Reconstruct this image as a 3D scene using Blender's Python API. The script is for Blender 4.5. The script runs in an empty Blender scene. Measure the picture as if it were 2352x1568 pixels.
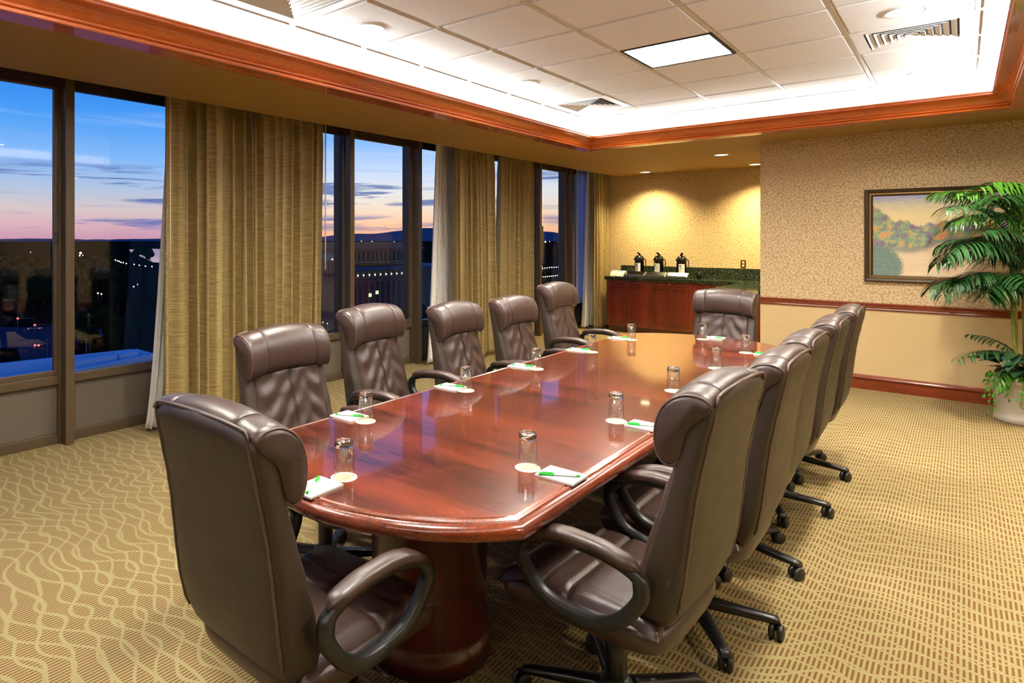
import bpy, bmesh, math, random
from mathutils import Vector, Matrix
random.seed(7)
S = bpy.context.scene
COL = S.collection
PI = math.pi

# ------------------------------------------------------------------ camera
cam_d = bpy.data.cameras.new('camera')
cam = bpy.data.objects.new('camera', cam_d); COL.objects.link(cam)
FPX, CX, HY, YAW, CAMZ = 1440.6, 940.0, 547.0, math.radians(41.444), 1.55
cam_d.sensor_width = 36.0
cam_d.lens = FPX / 2352.0 * 36.0
cam_d.shift_x = (1176 - CX) / 2352.0
cam_d.shift_y = -(784 - HY) / 2352.0
cam_d.clip_start, cam_d.clip_end = 0.05, 30000
cam.location = (0, 0, CAMZ)
cam.rotation_euler = (PI / 2, 0, YAW)
S.camera = cam
S.view_settings.view_transform = 'Standard'
S.view_settings.look = 'None'
S.view_settings.gamma = 1.0
S.view_settings.use_curve_mapping = False
S.view_settings.exposure = 0.0

LIGHT_WARM = (1.0, 0.93, 0.78)
LIGHT_WHITE = (0.95, 0.98, 1.0)
LIGHT_AMBER = (1.0, 0.80, 0.38)
LIGHT_SOFFIT = (1.0, 0.87, 0.60)
COVE_W = 36.0        # watts per metre of cove lamp
SPOT_W = 270.0        # tray downlights
SOFFIT_W = 260.0      # soffit downlights
TROFFER_E = 62.0      # emission of the lay-in light panels
AMBER_W = 420.0       # alcove downlights

# ------------------------------------------------------------------ node helpers
def new_mat(name):
    m = bpy.data.materials.new(name); m.use_nodes = True
    nt = m.node_tree
    return m, nt, nt.nodes['Principled BSDF']
class NB:
    """tiny node builder"""
    def __init__(s, nt): s.nt = nt
    def n(s, t, **kw):
        x = s.nt.nodes.new(t)
        for k, v in kw.items(): setattr(x, k, v)
        return x
    def link(s, a, b): s.nt.links.new(a, b)
    def val(s, sock, v):
        if hasattr(v, 'node'): s.link(v, sock)
        else: sock.default_value = v
    def math(s, op, a, b=0.0, c=0.0, clamp=False):
        x = s.n('ShaderNodeMath', operation=op); x.use_clamp = clamp
        s.val(x.inputs[0], a); s.val(x.inputs[1], b); s.val(x.inputs[2], c)
        return x.outputs[0]
    def vmath(s, op, a, b=(0, 0, 0)):
        x = s.n('ShaderNodeVectorMath', operation=op)
        s.val(x.inputs[0], a); s.val(x.inputs[1], b)
        return x.outputs[0] if op not in ('LENGTH', 'DISTANCE', 'DOT_PRODUCT') else x.outputs[1]
    def sep(s, v):
        x = s.n('ShaderNodeSeparateXYZ'); s.link(v, x.inputs[0]); return x.outputs
    def comb(s, x_, y_, z_=0.0):
        x = s.n('ShaderNodeCombineXYZ')
        s.val(x.inputs[0], x_); s.val(x.inputs[1], y_); s.val(x.inputs[2], z_); return x.outputs[0]
    def obj(s): return s.n('ShaderNodeTexCoord').outputs['Object']
    def noise(s, vec, scale=5.0, detail=2.0, rough=0.5, dist=0.0, out=0):
        x = s.n('ShaderNodeTexNoise'); s.link(vec, x.inputs['Vector'])
        x.inputs['Scale'].default_value = scale; x.inputs['Detail'].default_value = detail
        x.inputs['Roughness'].default_value = rough; x.inputs['Distortion'].default_value = dist
        return x.outputs[out]
    def ramp(s, fac, stops, interp='LINEAR'):
        x = s.n('ShaderNodeValToRGB'); s.val(x.inputs[0], fac)
        cr = x.color_ramp; cr.interpolation = interp
        while len(cr.elements) < len(stops): cr.elements.new(0.5)
        for e, (p, c) in zip(cr.elements, stops):
            e.position = p; e.color = (c[0], c[1], c[2], 1.0)
        return x.outputs[0]
    def mix(s, fac, a, b):
        x = s.n('ShaderNodeMix', data_type='RGBA'); s.val(x.inputs[0], fac)
        for i, c in ((6, a), (7, b)):
            if hasattr(c, 'node'): s.link(c, x.inputs[i])
            else: x.inputs[i].default_value = (c[0], c[1], c[2], 1.0)
        return x.outputs[2]
    def smooth(s, v, lo, hi):
        x = s.n('ShaderNodeMapRange', interpolation_type='SMOOTHSTEP')
        s.val(x.inputs[0], v); s.val(x.inputs[1], lo); s.val(x.inputs[2], hi)
        return x.outputs[0]
    def bump(s, height, strength, dist, bsdf):
        x = s.n('ShaderNodeBump'); x.inputs['Strength'].default_value = strength
        x.inputs['Distance'].default_value = dist
        s.link(height, x.inputs['Height']); s.link(x.outputs[0], bsdf.inputs['Normal'])
def lin(r, g, b):
    f = lambda c: (c / 255 / 12.92) if c / 255 <= 0.04045 else ((c / 255 + 0.055) / 1.055) ** 2.4
    return (f(r), f(g), f(b))

# ------------------------------------------------------------------ world: dusk sky over the horizon
world = bpy.data.worlds.new('dusk_sky'); S.world = world; world.use_nodes = True
wt = world.node_tree; W = NB(wt)
bg = wt.nodes['Background']
d = W.n('ShaderNodeTexCoord').outputs['Generated']
dx, dy, dz = W.sep(d)
az = W.math('ARCTAN2', dy, W.math('MULTIPLY', dx, -1.0))          # 0 towards the windows (-x), grows towards +y
el = W.math('ARCSINE', dz)
e = W.math('MULTIPLY', el, 1.0 / 0.5)                             # 0..1 over 28 degrees
def q(v): return v / 28.65
west = W.ramp(e, [(0.0, lin(196, 146, 168)), (q(1.0), lin(212, 168, 178)), (q(2.3), lin(212, 192, 190)), (q(4.0), lin(176, 192, 214)),
                  (q(6.5), lin(128, 180, 236)), (q(9.5), lin(78, 156, 236)), (q(13), lin(38, 130, 228)), (1.0, lin(16, 84, 180))])
north = W.ramp(e, [(0.0, lin(250, 176, 136)), (q(1.2), lin(254, 198, 158)), (q(2.6), lin(246, 220, 194)), (q(4.2), lin(230, 230, 226)),
                   (q(6.2), lin(196, 216, 244)), (q(9.0), lin(126, 180, 246)), (q(13), lin(60, 140, 235)), (1.0, lin(14, 74, 170))])
azf = W.smooth(az, 0.45, 0.80)
sky = W.mix(azf, west, north)
def clouds(sc_az, sc_el, seed, lo, hi, e0, e1, e2, e3):
    v = W.comb(W.math('MULTIPLY', az, sc_az), W.math('MULTIPLY', el, sc_el), seed)
    n = W.noise(v, 1.0, 6.0, 0.58, 0.6)
    m = W.smooth(n, lo, hi)
    band = W.math('MULTIPLY', W.smooth(el, math.radians(e0), math.radians(e1)), W.math('SUBTRACT', 1.0, W.smooth(el, math.radians(e2), math.radians(e3))))
    return W.math('MULTIPLY', m, band)
c1 = clouds(5.0, 55.0, 3.1, 0.47, 0.60, 0.5, 1.0, 1.6, 2.3)
c2 = clouds(4.0, 60.0, 9.4, 0.50, 0.60, 2.4, 3.2, 5.4, 6.4)
cl = W.math('MAXIMUM', c1, c2)
ccol = W.mix(azf, lin(74, 104, 172), lin(70, 104, 168))
sky = W.mix(W.math('MULTIPLY', cl, 0.85), sky, ccol)
wisp = clouds(3.0, 40.0, 21.0, 0.5, 0.75, 5.0, 7.0, 10.0, 14.0)
sky = W.mix(W.math('MULTIPLY', wisp, 0.35), sky, lin(205, 220, 240))
below = W.smooth(el, -0.02, 0.0)
sky = W.mix(below, lin(18, 24, 44), sky)
W.link(sky, bg.inputs['Color']); bg.inputs['Strength'].default_value = 1.2

# ------------------------------------------------------------------ large area lights: lamps lying in the cove trough round the tray
def area_light(name, loc, rot, sx, sy, power, color):
    L = bpy.data.lights.new(name, 'AREA'); L.shape = 'RECTANGLE'; L.size = sx; L.size_y = sy
    L.energy = power; L.color = color
    o = bpy.data.objects.new(name, L); COL.objects.link(o)
    o.location = loc; o.rotation_euler = rot
    return o
TX0, TX1, TY0, TY1 = -3.50, 0.44, -1.60, 7.20       # outer edge of the tray moulding
SOF = 2.625                                         # soffit height
CEIL = 2.868                                        # tray ceiling height
TILT = math.radians(24)                              # lamps lean towards the middle of the ceiling
for cx_, cy_, ln, rz in ((TX0 + 0.115, (TY0 + TY1) / 2, TY1 - TY0 - 0.3, -PI / 2), (TX1 - 0.115, (TY0 + TY1) / 2, TY1 - TY0 - 0.3, PI / 2),
                         ((TX0 + TX1) / 2, TY1 - 0.115, TX1 - TX0 - 0.3, PI), ((TX0 + TX1) / 2, TY0 + 0.115, TX1 - TX0 - 0.3, 0.0)):
    o = area_light('cove_lamp', (cx_, cy_, 2.737), (0, 0, 0), ln, 0.05, COVE_W * ln, LIGHT_WHITE)
    # local z must point away from the light's direction; length along local x
    inward = Vector((-math.sin(rz), math.cos(rz), 0)); dirv = Vector((0, 0, 1)) * math.cos(TILT) + inward * math.sin(TILT)
    zax = -dirv; xax = Vector((math.cos(rz), math.sin(rz), 0)); yax = zax.cross(xax)
    o.rotation_euler = Matrix((xax, yax, zax)).transposed().to_euler()
def spot(name, loc, power, color, angle=110, blend=1.0, radius=0.06):
    L = bpy.data.lights.new(name, 'SPOT'); L.energy = power; L.color = color
    L.spot_size = math.radians(angle); L.spot_blend = blend; L.shadow_soft_size = radius
    o = bpy.data.objects.new(name, L); COL.objects.link(o); o.location = loc
    return o

# ------------------------------------------------------------------ object helpers
def tag(o, label=None, cat=None, group=None, kind=None):
    if label: o['label'] = label
    if cat: o['category'] = cat
    if group: o['group'] = group
    if kind: o['kind'] = kind
    return o
def empty(name, loc=(0, 0, 0), rz=0.0, parent=None):
    o = bpy.data.objects.new(name, None); COL.objects.link(o)
    o.location = loc; o.rotation_euler = (0, 0, rz); o.empty_display_size = 0.1
    if parent: o.parent = parent
    return o
def copy_tree(o, parent=None):
    c = o.copy(); COL.objects.link(c)
    if parent: c.parent = parent
    for ch in list(o.children): copy_tree(ch, c)
    return c
def link_mesh(name, me, parent=None, loc=(0, 0, 0), rot=(0, 0, 0)):
    o = bpy.data.objects.new(name, me); COL.objects.link(o)
    o.location = loc; o.rotation_euler = rot
    if parent: o.parent = parent
    return o
class MB:
    """collects shapes into one mesh"""
    def __init__(s): s.v = []; s.f = []; s.sm = []
    def add(s, vs, fs, smooth=False):
        b = len(s.v); s.v += [tuple(p) for p in vs]
        for f in fs: s.f.append(tuple(i + b for i in f)); s.sm.append(smooth)
        return s
    def box(s, x0, x1, y0, y1, z0, z1, M=None):
        if x0 > x1: x0, x1 = x1, x0
        if y0 > y1: y0, y1 = y1, y0
        if z0 > z1: z0, z1 = z1, z0
        vs = [Vector((x, y, z)) for z in (z0, z1) for y in (y0, y1) for x in (x0, x1)]
        if M: vs = [M @ p for p in vs]
        return s.add(vs, [(0, 2, 3, 1), (4, 5, 7, 6), (0, 1, 5, 4), (2, 6, 7, 3), (0, 4, 6, 2), (1, 3, 7, 5)])
    def lathe(s, prof, segs=24, M=None, smooth=True, cap0=True, cap1=True):
        vs = []; n = len(prof)
        for i in range(segs):
            a = 2 * PI * i / segs
            for r, z in prof: vs.append(Vector((r * math.cos(a), r * math.sin(a), z)))
        if M: vs = [M @ p for p in vs]
        fs = []
        for i in range(segs):
            j = (i + 1) % segs
            for k in range(n - 1): fs.append((i * n + k, j * n + k, j * n + k + 1, i * n + k + 1))
        s.add(vs, fs, smooth)
        b = len(s.v) - len(vs)
        if cap0: s.f.append(tuple(b + i * n for i in reversed(range(segs)))); s.sm.append(False)
        if cap1: s.f.append(tuple(b + i * n + n - 1 for i in range(segs))); s.sm.append(False)
        return s
    def loft(s, rings, closed=True, cap=True, smooth=True):
        n = len(rings[0]); vs = [p for r in rings for p in r]; fs = []
        for i in range(len(rings) - 1):
            for k in range(n if closed else n - 1):
                k2 = (k + 1) % n
                fs.append((i * n + k, i * n + k2, (i + 1) * n + k2, (i + 1) * n + k))
        s.add(vs, fs, smooth)
        b = len(s.v) - len(vs)
        if cap and closed:
            s.f.append(tuple(b + k for k in reversed(range(n)))); s.sm.append(smooth)
            s.f.append(tuple(b + (len(rings) - 1) * n + k for k in range(n))); s.sm.append(smooth)
        return s
    def tube(s, pts, r, segs=8, closed=False, smooth=True, rx=None):
        """round (or rx by r elliptic) section swept along pts"""
        pts = [Vector(p) for p in pts]; n = len(pts); rings = []
        up = None
        for i, p in enumerate(pts):
            a = pts[i - 1] if (i > 0 or closed) else p
            b = pts[(i + 1) % n] if (i < n - 1 or closed) else p
            t = (b - a)
            t = t.normalized() if t.length > 1e-9 else Vector((0, 0, 1))
            if up is None:
                up = Vector((0, 0, 1)) if abs(t.z) < 0.9 else Vector((1, 0, 0))
            side = t.cross(up).normalized(); up = side.cross(t).normalized()
            rr = r[i] if isinstance(r, (list, tuple)) else r
            r2 = rr if rx is None else rx
            rings.append([p + side * (r2 * math.cos(2 * PI * k / segs)) + up * (rr * math.sin(2 * PI * k / segs)) for k in range(segs)])
        if closed:
            rings.append(rings[0]); return s.loft(rings, True, False, smooth)
        return s.loft(rings, True, True, smooth)
    def grid(s, fn, nu, nv, smooth=True):
        vs = [fn(i / nu, j / nv) for j in range(nv + 1) for i in range(nu + 1)]
        fs = [(j * (nu + 1) + i, j * (nu + 1) + i + 1, (j + 1) * (nu + 1) + i + 1, (j + 1) * (nu + 1) + i) for j in range(nv) for i in range(nu)]
        return s.add(vs, fs, smooth)
    def prism(s, poly, z0, z1, smooth=False):
        n = len(poly)
        vs = [(x, y, z0) for x, y in poly] + [(x, y, z1) for x, y in poly]
        fs = [tuple(reversed(range(n))), tuple(range(n, 2 * n))] + [(i, (i + 1) % n, n + (i + 1) % n, n + i) for i in range(n)]
        return s.add(vs, fs, smooth)
    def mesh(s, name, mat, fix=True):
        me = bpy.data.meshes.new(name); me.from_pydata(s.v, [], s.f)
        me.polygons.foreach_set('use_smooth', s.sm)
        if fix:
            bm = bmesh.new(); bm.from_mesh(me); bmesh.ops.recalc_face_normals(bm, faces=bm.faces); bm.to_mesh(me); bm.free()
        me.materials.append(mat); me.update()
        return me
    def build(s, name, mat, parent=None, loc=(0, 0, 0), rot=(0, 0, 0), bevel=0.0, sub=0, fix=True):
        o = link_mesh(name, s.mesh(name, mat, fix), parent, loc, rot)
        if bevel:
            b = o.modifiers.new('bevel', 'BEVEL'); b.width = bevel; b.segments = 2; b.limit_method = 'ANGLE'; b.angle_limit = math.radians(50)
        if sub:
            m = o.modifiers.new('subdivision', 'SUBSURF'); m.levels = sub; m.render_levels = sub
        return o
def box(name, mat, dims, parent=None, bevel=0.0, loc=(0, 0, 0), rot=(0, 0, 0)):
    return MB().box(*dims).build(name, mat, parent, loc, rot, bevel)
def struct(o): o['kind'] = 'structure'; return o
def lerp(a, b, t): return a + (b - a) * t
def interp(tab, x):
    """piecewise smooth interpolation of (x, y...) rows"""
    if x <= tab[0][0]: return tab[0][1:]
    for a, b in zip(tab, tab[1:]):
        if x <= b[0]:
            t = (x - a[0]) / (b[0] - a[0]); t = t * t * (3 - 2 * t) * 0.5 + t * 0.5
            return tuple(lerp(p, q_, t) for p, q_ in zip(a[1:], b[1:]))
    return tab[-1][1:]
def catmull(pts, per=6, closed=False):
    P = [Vector(p) for p in pts]; n = len(P); out = []
    rng = range(n) if closed else range(n - 1)
    for i in rng:
        g = (lambda k: P[k % n]) if closed else (lambda k: P[min(max(k, 0), n - 1)])
        p0, p1, p2, p3 = g(i - 1), g(i), g(i + 1), g(i + 2)
        for k in range(per):
            t = k / per
            out.append(0.5 * ((2 * p1) + (p2 - p0) * t + (2 * p0 - 5 * p1 + 4 * p2 - p3) * t * t + (3 * p1 - p0 - 3 * p2 + p3) * t ** 3))
    if not closed: out.append(P[-1])
    return out

# ------------------------------------------------------------------ materials
def plain(name, col, rough=0.5, metal=0.0, coat=0.0, spec=None, bump=0.0, bscale=60.0, bdist=0.001, vary=0.0):
    m, nt, b = new_mat(name); N = NB(nt)
    b.inputs['Roughness'].default_value = rough; b.inputs['Metallic'].default_value = metal
    if coat: b.inputs['Coat Weight'].default_value = coat; b.inputs['Coat Roughness'].default_value = 0.06
    if spec is not None: b.inputs['Specular IOR Level'].default_value = spec
    o = N.obj(); n = N.noise(o, bscale, 3.0)
    k = vary if vary else 0.04
    c = N.mix(n, tuple(x * (1 - k) for x in col), tuple(min(1, x * (1 + k)) for x in col))
    N.link(c, b.inputs['Base Color'])
    if bump: N.bump(n, bump, bdist, b)
    return m
def wood(name, dark, light, axis=0, rough=0.25, coat=0.6, scale=6.0, coat_rough=0.05):
    m, nt, b = new_mat(name); N = NB(nt)
    o = N.obj()
    st = [1.0, 1.0, 1.0]; st[axis] = 0.07
    v = N.vmath('MULTIPLY', o, tuple(st))
    n1 = N.noise(v, scale, 4.0, 0.6, 0.7)
    n2 = N.noise(v, scale * 36, 4.0, 0.65)
    f = N.math('ADD', N.math('MULTIPLY', n1, 0.55), N.math('MULTIPLY', n2, 0.45))
    c = N.ramp(f, [(0.36, dark), (0.50, tuple(lerp(a, b_, 0.5) for a, b_ in zip(dark, light))), (0.64, light)])
    N.link(c, b.inputs['Base Color'])
    b.inputs['Roughness'].default_value = rough
    b.inputs['Coat Weight'].default_value = coat; b.inputs['Coat Roughness'].default_value = coat_rough
    return m
def emis(name, col, strength):
    m, nt, b = new_mat(name)
    b.inputs['Base Color'].default_value = (0.8, 0.8, 0.8, 1)
    b.inputs['Emission Color'].default_value = (*col, 1); b.inputs['Emission Strength'].default_value = strength
    return m
def wallpaper(name, base, fig, scale):
    m, nt, b = new_mat(name); N = NB(nt)
    o = N.obj()
    x, y, z = N.sep(o)
    h = N.math('ADD', x, y)
    p = N.comb(N.math('MULTIPLY', h, scale), N.math('MULTIPLY', z, scale), 0.0)
    wob = N.noise(p, 0.8, 1.0, out=1)
    p = N.vmath('ADD', p, N.vmath('MULTIPLY', N.vmath('SUBTRACT', wob, (0.5, 0.5, 0.5)), (0.9, 0.9, 0.0)))
    vo = N.n('ShaderNodeTexVoronoi', voronoi_dimensions='2D'); N.link(p, vo.inputs['Vector']); vo.inputs['Scale'].default_value = 1.0
    vo.inputs['Randomness'].default_value = 0.75
    dlt = N.vmath('SUBTRACT', p, vo.outputs['Position'])
    qx, qy, _ = N.sep(dlt)
    ang = N.math('ARCTAN2', qy, qx)
    rnd = N.sep(vo.outputs['Color'])
    sgn = N.math('SUBTRACT', N.math('MULTIPLY', N.math('GREATER_THAN', rnd[0], 0.5), 2.0), 1.0)
    ph = N.math('ADD', N.math('MULTIPLY', ang, sgn), N.math('MULTIPLY', vo.outputs['Distance'], 13.0))
    ph = N.math('ADD', ph, N.math('MULTIPLY', rnd[1], 6.28))
    sp = N.math('SINE', ph)
    curl = N.smooth(sp, 0.0, 0.45)
    fine = N.noise(p, 3.0, 2.0)
    f = N.math('MULTIPLY', curl, N.smooth(fine, 0.30, 0.5))
    c = N.mix(f, base, fig)
    weave = N.noise(N.vmath('MULTIPLY', o, (260, 260, 90)), 1.0, 1.0)
    c = N.mix(N.math('MULTIPLY', weave, 0.16), c, tuple(v_ * 0.6 for v_ in base))
    N.link(c, b.inputs['Base Color']); b.inputs['Roughness'].default_value = 0.75
    N.bump(f, 0.12, 0.001, b)
    return m
def carpet_mat():
    m, nt, b = new_mat('carpet'); N = NB(nt)
    o = N.obj(); x, y, z = N.sep(o)
    # light wavy bands running roughly along x
    def band(sx, seed, amp, pitch, lo, hi):
        v = N.comb(N.math('MULTIPLY', x, sx), N.math('MULTIPLY', y, sx * 0.30), seed)
        n = N.noise(v, 1.0, 0.0, 0.5)
        ph = N.math('ADD', N.math('MULTIPLY', y, 2 * PI / pitch), N.math('MULTIPLY', N.math('SUBTRACT', n, 0.5), amp))
        return N.smooth(N.math('SINE', ph), lo, hi)
    b1 = band(4.6, 2.0, 17.0, 0.084, 0.78, 0.93)
    b2 = band(3.4, 7.5, 27.0, 0.105, 0.82, 0.95)
    bands = N.math('MAXIMUM', b1, b2)
    wob = N.noise(o, 7.0, 1.0)
    st = N.math('SINE', N.math('ADD', N.math('MULTIPLY', x, 2 * PI / 0.0165), N.math('MULTIPLY', wob, 1.2)))
    stripe = N.smooth(st, -0.25, 0.45)
    tuft = N.noise(o, 330.0, 1.0)
    f = N.math('MULTIPLY', stripe, N.math('SUBTRACT', 1.0, bands))
    big = N.noise(o, 0.9, 2.0)
    light = N.mix(tuft, lin(132, 121, 84), lin(166, 152, 110))
    dark = N.mix(tuft, lin(94, 64, 37), lin(126, 92, 56))
    c = N.mix(f, light, dark)
    c = N.mix(N.math('MULTIPLY', N.smooth(big, 0.45, 0.65), 0.14), c, lin(120, 100, 60))
    N.link(c, b.inputs['Base Color']); b.inputs['Roughness'].default_value = 0.95
    b.inputs['Specular IOR Level'].default_value = 0.1
    hgt = N.math('ADD', N.math('MULTIPLY', f, -0.6), tuft)
    N.bump(hgt, 0.55, 0.004, b)
    return m
def leather(name, col, rough=0.36):
    m, nt, b = new_mat(name); N = NB(nt)
    o = N.obj()
    vo = N.n('ShaderNodeTexVoronoi'); N.link(o, vo.inputs['Vector']); vo.inputs['Scale'].default_value = 260.0
    n = N.noise(o, 9.0, 3.0)
    c = N.mix(n, tuple(v * 0.8 for v in col), tuple(v * 1.25 for v in col))
    N.link(c, b.inputs['Base Color'])
    N.link(N.math('ADD', N.math('MULTIPLY', n, 0.16), rough - 0.08), b.inputs['Roughness'])
    wr = N.noise(o, 16.0, 3.0, 0.6, 0.8)
    N.bump(N.math('ADD', N.math('MULTIPLY', vo.outputs['Distance'], 0.06), N.math('MULTIPLY', wr, 0.8)), 0.28, 0.006, b)
    b.inputs['Specular IOR Level'].default_value = 0.62
    return m
def drape(name, c0, c1, trans=0.0, streak=True):
    m, nt, b = new_mat(name); N = NB(nt)
    o = N.obj()
    v = N.vmath('MULTIPLY', o, (3.0, 9.0, 150.0))
    n = N.noise(v, 1.0, 3.0, 0.65)
    n2 = N.noise(N.vmath('MULTIPLY', o, (260, 260, 40)), 1.0, 1.0)
    f = N.math('ADD', N.math('MULTIPLY', n, 0.8), N.math('MULTIPLY', n2, 0.2))
    c = N.ramp(f, [(0.36, c0), (0.64, c1)])
    N.link(c, b.inputs['Base Color']); b.inputs['Roughness'].default_value = 0.62
    N.bump(f, 0.25, 0.002, b)
    if trans:
        tr = N.n('ShaderNodeBsdfTranslucent'); N.link(c, tr.inputs['Color'])
        mx = N.n('ShaderNodeMixShader'); mx.inputs[0].default_value = trans
        out = nt.nodes['Material Output']
        N.link(b.outputs[0], mx.inputs[1]); N.link(tr.outputs[0], mx.inputs[2]); N.link(mx.outputs[0], out.inputs['Surface'])
    return m
def pane_mat(name='window_glass', f0=0.035, tint=(0.97, 0.98, 1.0)):
    m = bpy.data.materials.new(name); m.use_nodes = True
    nt = m.node_tree; nt.nodes.clear(); N = NB(nt)
    out = N.n('ShaderNodeOutputMaterial')
    tr = N.n('ShaderNodeBsdfTransparent'); tr.inputs[0].default_value = (*tint, 1)
    gl = N.n('ShaderNodeBsdfGlossy'); gl.inputs['Roughness'].default_value = 0.0
    lw = N.n('ShaderNodeLayerWeight'); lw.inputs['Blend'].default_value = 0.5
    fac = N.math('ADD', f0, N.math('MULTIPLY', N.math('POWER', lw.outputs['Facing'], 5.0), 1.0 - f0))
    mx = N.n('ShaderNodeMixShader'); N.link(fac, mx.inputs[0])
    N.link(tr.outputs[0], mx.inputs[1]); N.link(gl.outputs[0], mx.inputs[2]); N.link(mx.outputs[0], out.inputs['Surface'])
    return m
def granite_mat():
    m, nt, b = new_mat('green_granite'); N = NB(nt)
    o = N.obj()
    n = N.noise(o, 95.0, 4.0, 0.7)
    c = N.ramp(n, [(0.36, lin(10, 14, 12)), (0.52, lin(34, 44, 36)), (0.62, lin(84, 92, 70)), (0.72, lin(130, 132, 104))])
    N.link(c, b.inputs['Base Color']); b.inputs['Roughness'].default_value = 0.08
    return m
def tile_mat():
    m, nt, b = new_mat('ceiling_tile'); N = NB(nt)
    o = N.obj(); n = N.noise(o, 160.0, 3.0, 0.7)
    N.link(N.mix(n, lin(218, 216, 212), lin(240, 238, 235)), b.inputs['Base Color'])
    b.inputs['Roughness'].default_value = 0.9
    N.bump(n, 0.35, 0.002, b)
    return m
def painting_mat():
    """loose landscape: pale sky, autumn trees, a bend of river"""
    m, nt, b = new_mat('painted_canvas'); N = NB(nt)
    o = N.obj(); x, y, z = N.sep(o)                 # x 0..1 across, z 0..1 up (object is scaled to canvas)
    st = N.comb(N.math('MULTIPLY', x, 1.35), 0.0, z)
    brush = N.noise(N.vmath('MULTIPLY', st, (9, 1, 26)), 1.0, 3.0, 0.6)
    dab = N.noise(st, 42.0, 3.0, 0.6)
    big = N.noise(st, 7.0, 4.0, 0.55)
    hue = N.noise(N.vmath('ADD', st, (4.0, 0, 2.0)), 9.0, 3.0, 0.6, out=0)
    sky_t = N.math('ADD', z, N.math('MULTIPLY', N.math('SUBTRACT', brush, 0.5), 0.22))
    skyc = N.ramp(sky_t, [(0.55, lin(238, 204, 168)), (0.74, lin(234, 214, 160)), (0.88, lin(214, 202, 172)), (0.98, lin(160, 164, 200))])
    # trees: top line from noise
    top = N.math('ADD', 0.66, N.math('MULTIPLY', N.math('SUBTRACT', N.noise(N.comb(x, 0.0, 0.0), 6.5, 2.0), 0.5), 0.34))
    top = N.math('ADD', top, N.math('MULTIPLY', N.smooth(x, 0.22, 0.0), 0.24))
    top = N.math('ADD', top, N.math('MULTIPLY', N.smooth(x, 0.62, 0.85), 0.12))
    tm = N.smooth(N.math('SUBTRACT', N.math('ADD', top, N.math('MULTIPLY', N.math('SUBTRACT', dab, 0.5), 0.1)), z), 0.0, 0.03)
    hv = N.math('ADD', N.math('MULTIPLY', hue, 0.75), N.math('MULTIPLY', dab, 0.25))
    treec = N.ramp(hv, [(0.34, lin(92, 80, 104)), (0.42, lin(140, 116, 138)), (0.48, lin(122, 150, 124)), (0.54, lin(158, 172, 124)), (0.58, lin(222, 160, 100)), (0.66, lin(214, 128, 92))])
    col = N.mix(tm, skyc, treec)
    # river: cream water below a curved bank
    bank = N.math('ADD', 0.36, N.math('MULTIPLY', N.smooth(x, 0.30, 0.62), 0.13))
    bank = N.math('SUBTRACT', bank, N.math('MULTIPLY', N.smooth(x, 0.80, 1.0), 0.20))
    bank = N.math('ADD', bank, N.math('MULTIPLY', N.math('SUBTRACT', big, 0.5), 0.07))
    wm = N.smooth(N.math('SUBTRACT', bank, z), 0.0, 0.02)
    shade = N.smooth(N.math('SUBTRACT', bank, z), 0.11, 0.03)
    waterc = N.mix(N.noise(N.vmath('MULTIPLY', st, (3, 1, 40)), 1.0, 2.0), lin(238, 218, 178), lin(214, 184, 160))
    waterc = N.mix(N.math('MULTIPLY', shade, 0.8), waterc, N.mix(hue, lin(96, 92, 104), lin(120, 150, 130)))
    col = N.mix(wm, col, waterc)
    # bush in the lower left corner
    dd = N.vmath('LENGTH', N.vmath('MULTIPLY', N.vmath('SUBTRACT', N.comb(x, 0.0, z), (0.03, 0.0, 0.10)), (1.3, 0, 1.0)))
    bm_ = N.smooth(N.math('ADD', dd, N.math('MULTIPLY', dab, 0.12)), 0.36, 0.30)
    col = N.mix(bm_, col, N.mix(dab, lin(66, 82, 88), lin(140, 166, 152)))
    N.link(col, b.inputs['Base Color']); b.inputs['Roughness'].default_value = 0.5
    N.bump(dab, 0.2, 0.002, b)
    return m

M = {}
M['carpet'] = carpet_mat()
M['paper'] = wallpaper('scroll_wallpaper', lin(212, 188, 148), lin(172, 144, 104), 17.0)
M['dado'] = plain('dado_paper', lin(204, 178, 130), 0.8, bump=0.25, bscale=150.0, bdist=0.002, vary=0.14)
M['soffit'] = plain('tan_paint', lin(158, 122, 60), 0.65, bscale=8.0, vary=0.03)
M['white'] = plain('white_paint', lin(240, 238, 232), 0.6)
M['tile'] = tile_mat()
M['tee'] = plain('white_metal_tee', lin(214, 212, 208), 0.5)
M['vent'] = plain('white_vent_metal', lin(222, 220, 216), 0.45)
M['slot'] = plain('dark_duct', lin(40, 38, 36), 0.8)
M['crown'] = wood('orange_stained_wood', lin(160, 66, 18), lin(212, 110, 44), 1, 0.22, 0.7)
M['crown_x'] = wood('orange_stained_wood_cross', lin(160, 66, 18), lin(212, 110, 44), 0, 0.22, 0.7)
M['cherry'] = wood('cherry_cabinet_wood', lin(78, 22, 8), lin(122, 44, 18), 2, 0.3, 0.4)
M['rail'] = wood('cherry_rail_wood', lin(96, 34, 14), lin(140, 58, 28), 0, 0.25, 0.6)
M['table'] = wood('mahogany_table_top', lin(34, 11, 6), lin(142, 60, 30), 0, 0.24, 0.9, 3.2, 0.045)
M['table_edge'] = wood('mahogany_edge', lin(56, 18, 8), lin(146, 64, 30), 1, 0.22, 0.9, 5.0, 0.06)
M['drum'] = wood('mahogany_drum', lin(52, 14, 6), lin(96, 34, 14), 2, 0.3, 0.5, 5.0)
M['leather'] = leather('brown_leather', lin(60, 42, 35), 0.38)
M['leather_back'] = leather('brown_leather_back', lin(48, 35, 23), 0.5)
M['thread'] = plain('brown_thread', lin(46, 34, 28), 0.6)
M['piping'] = leather('brown_leather_piping', lin(88, 68, 58), 0.35)
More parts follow.
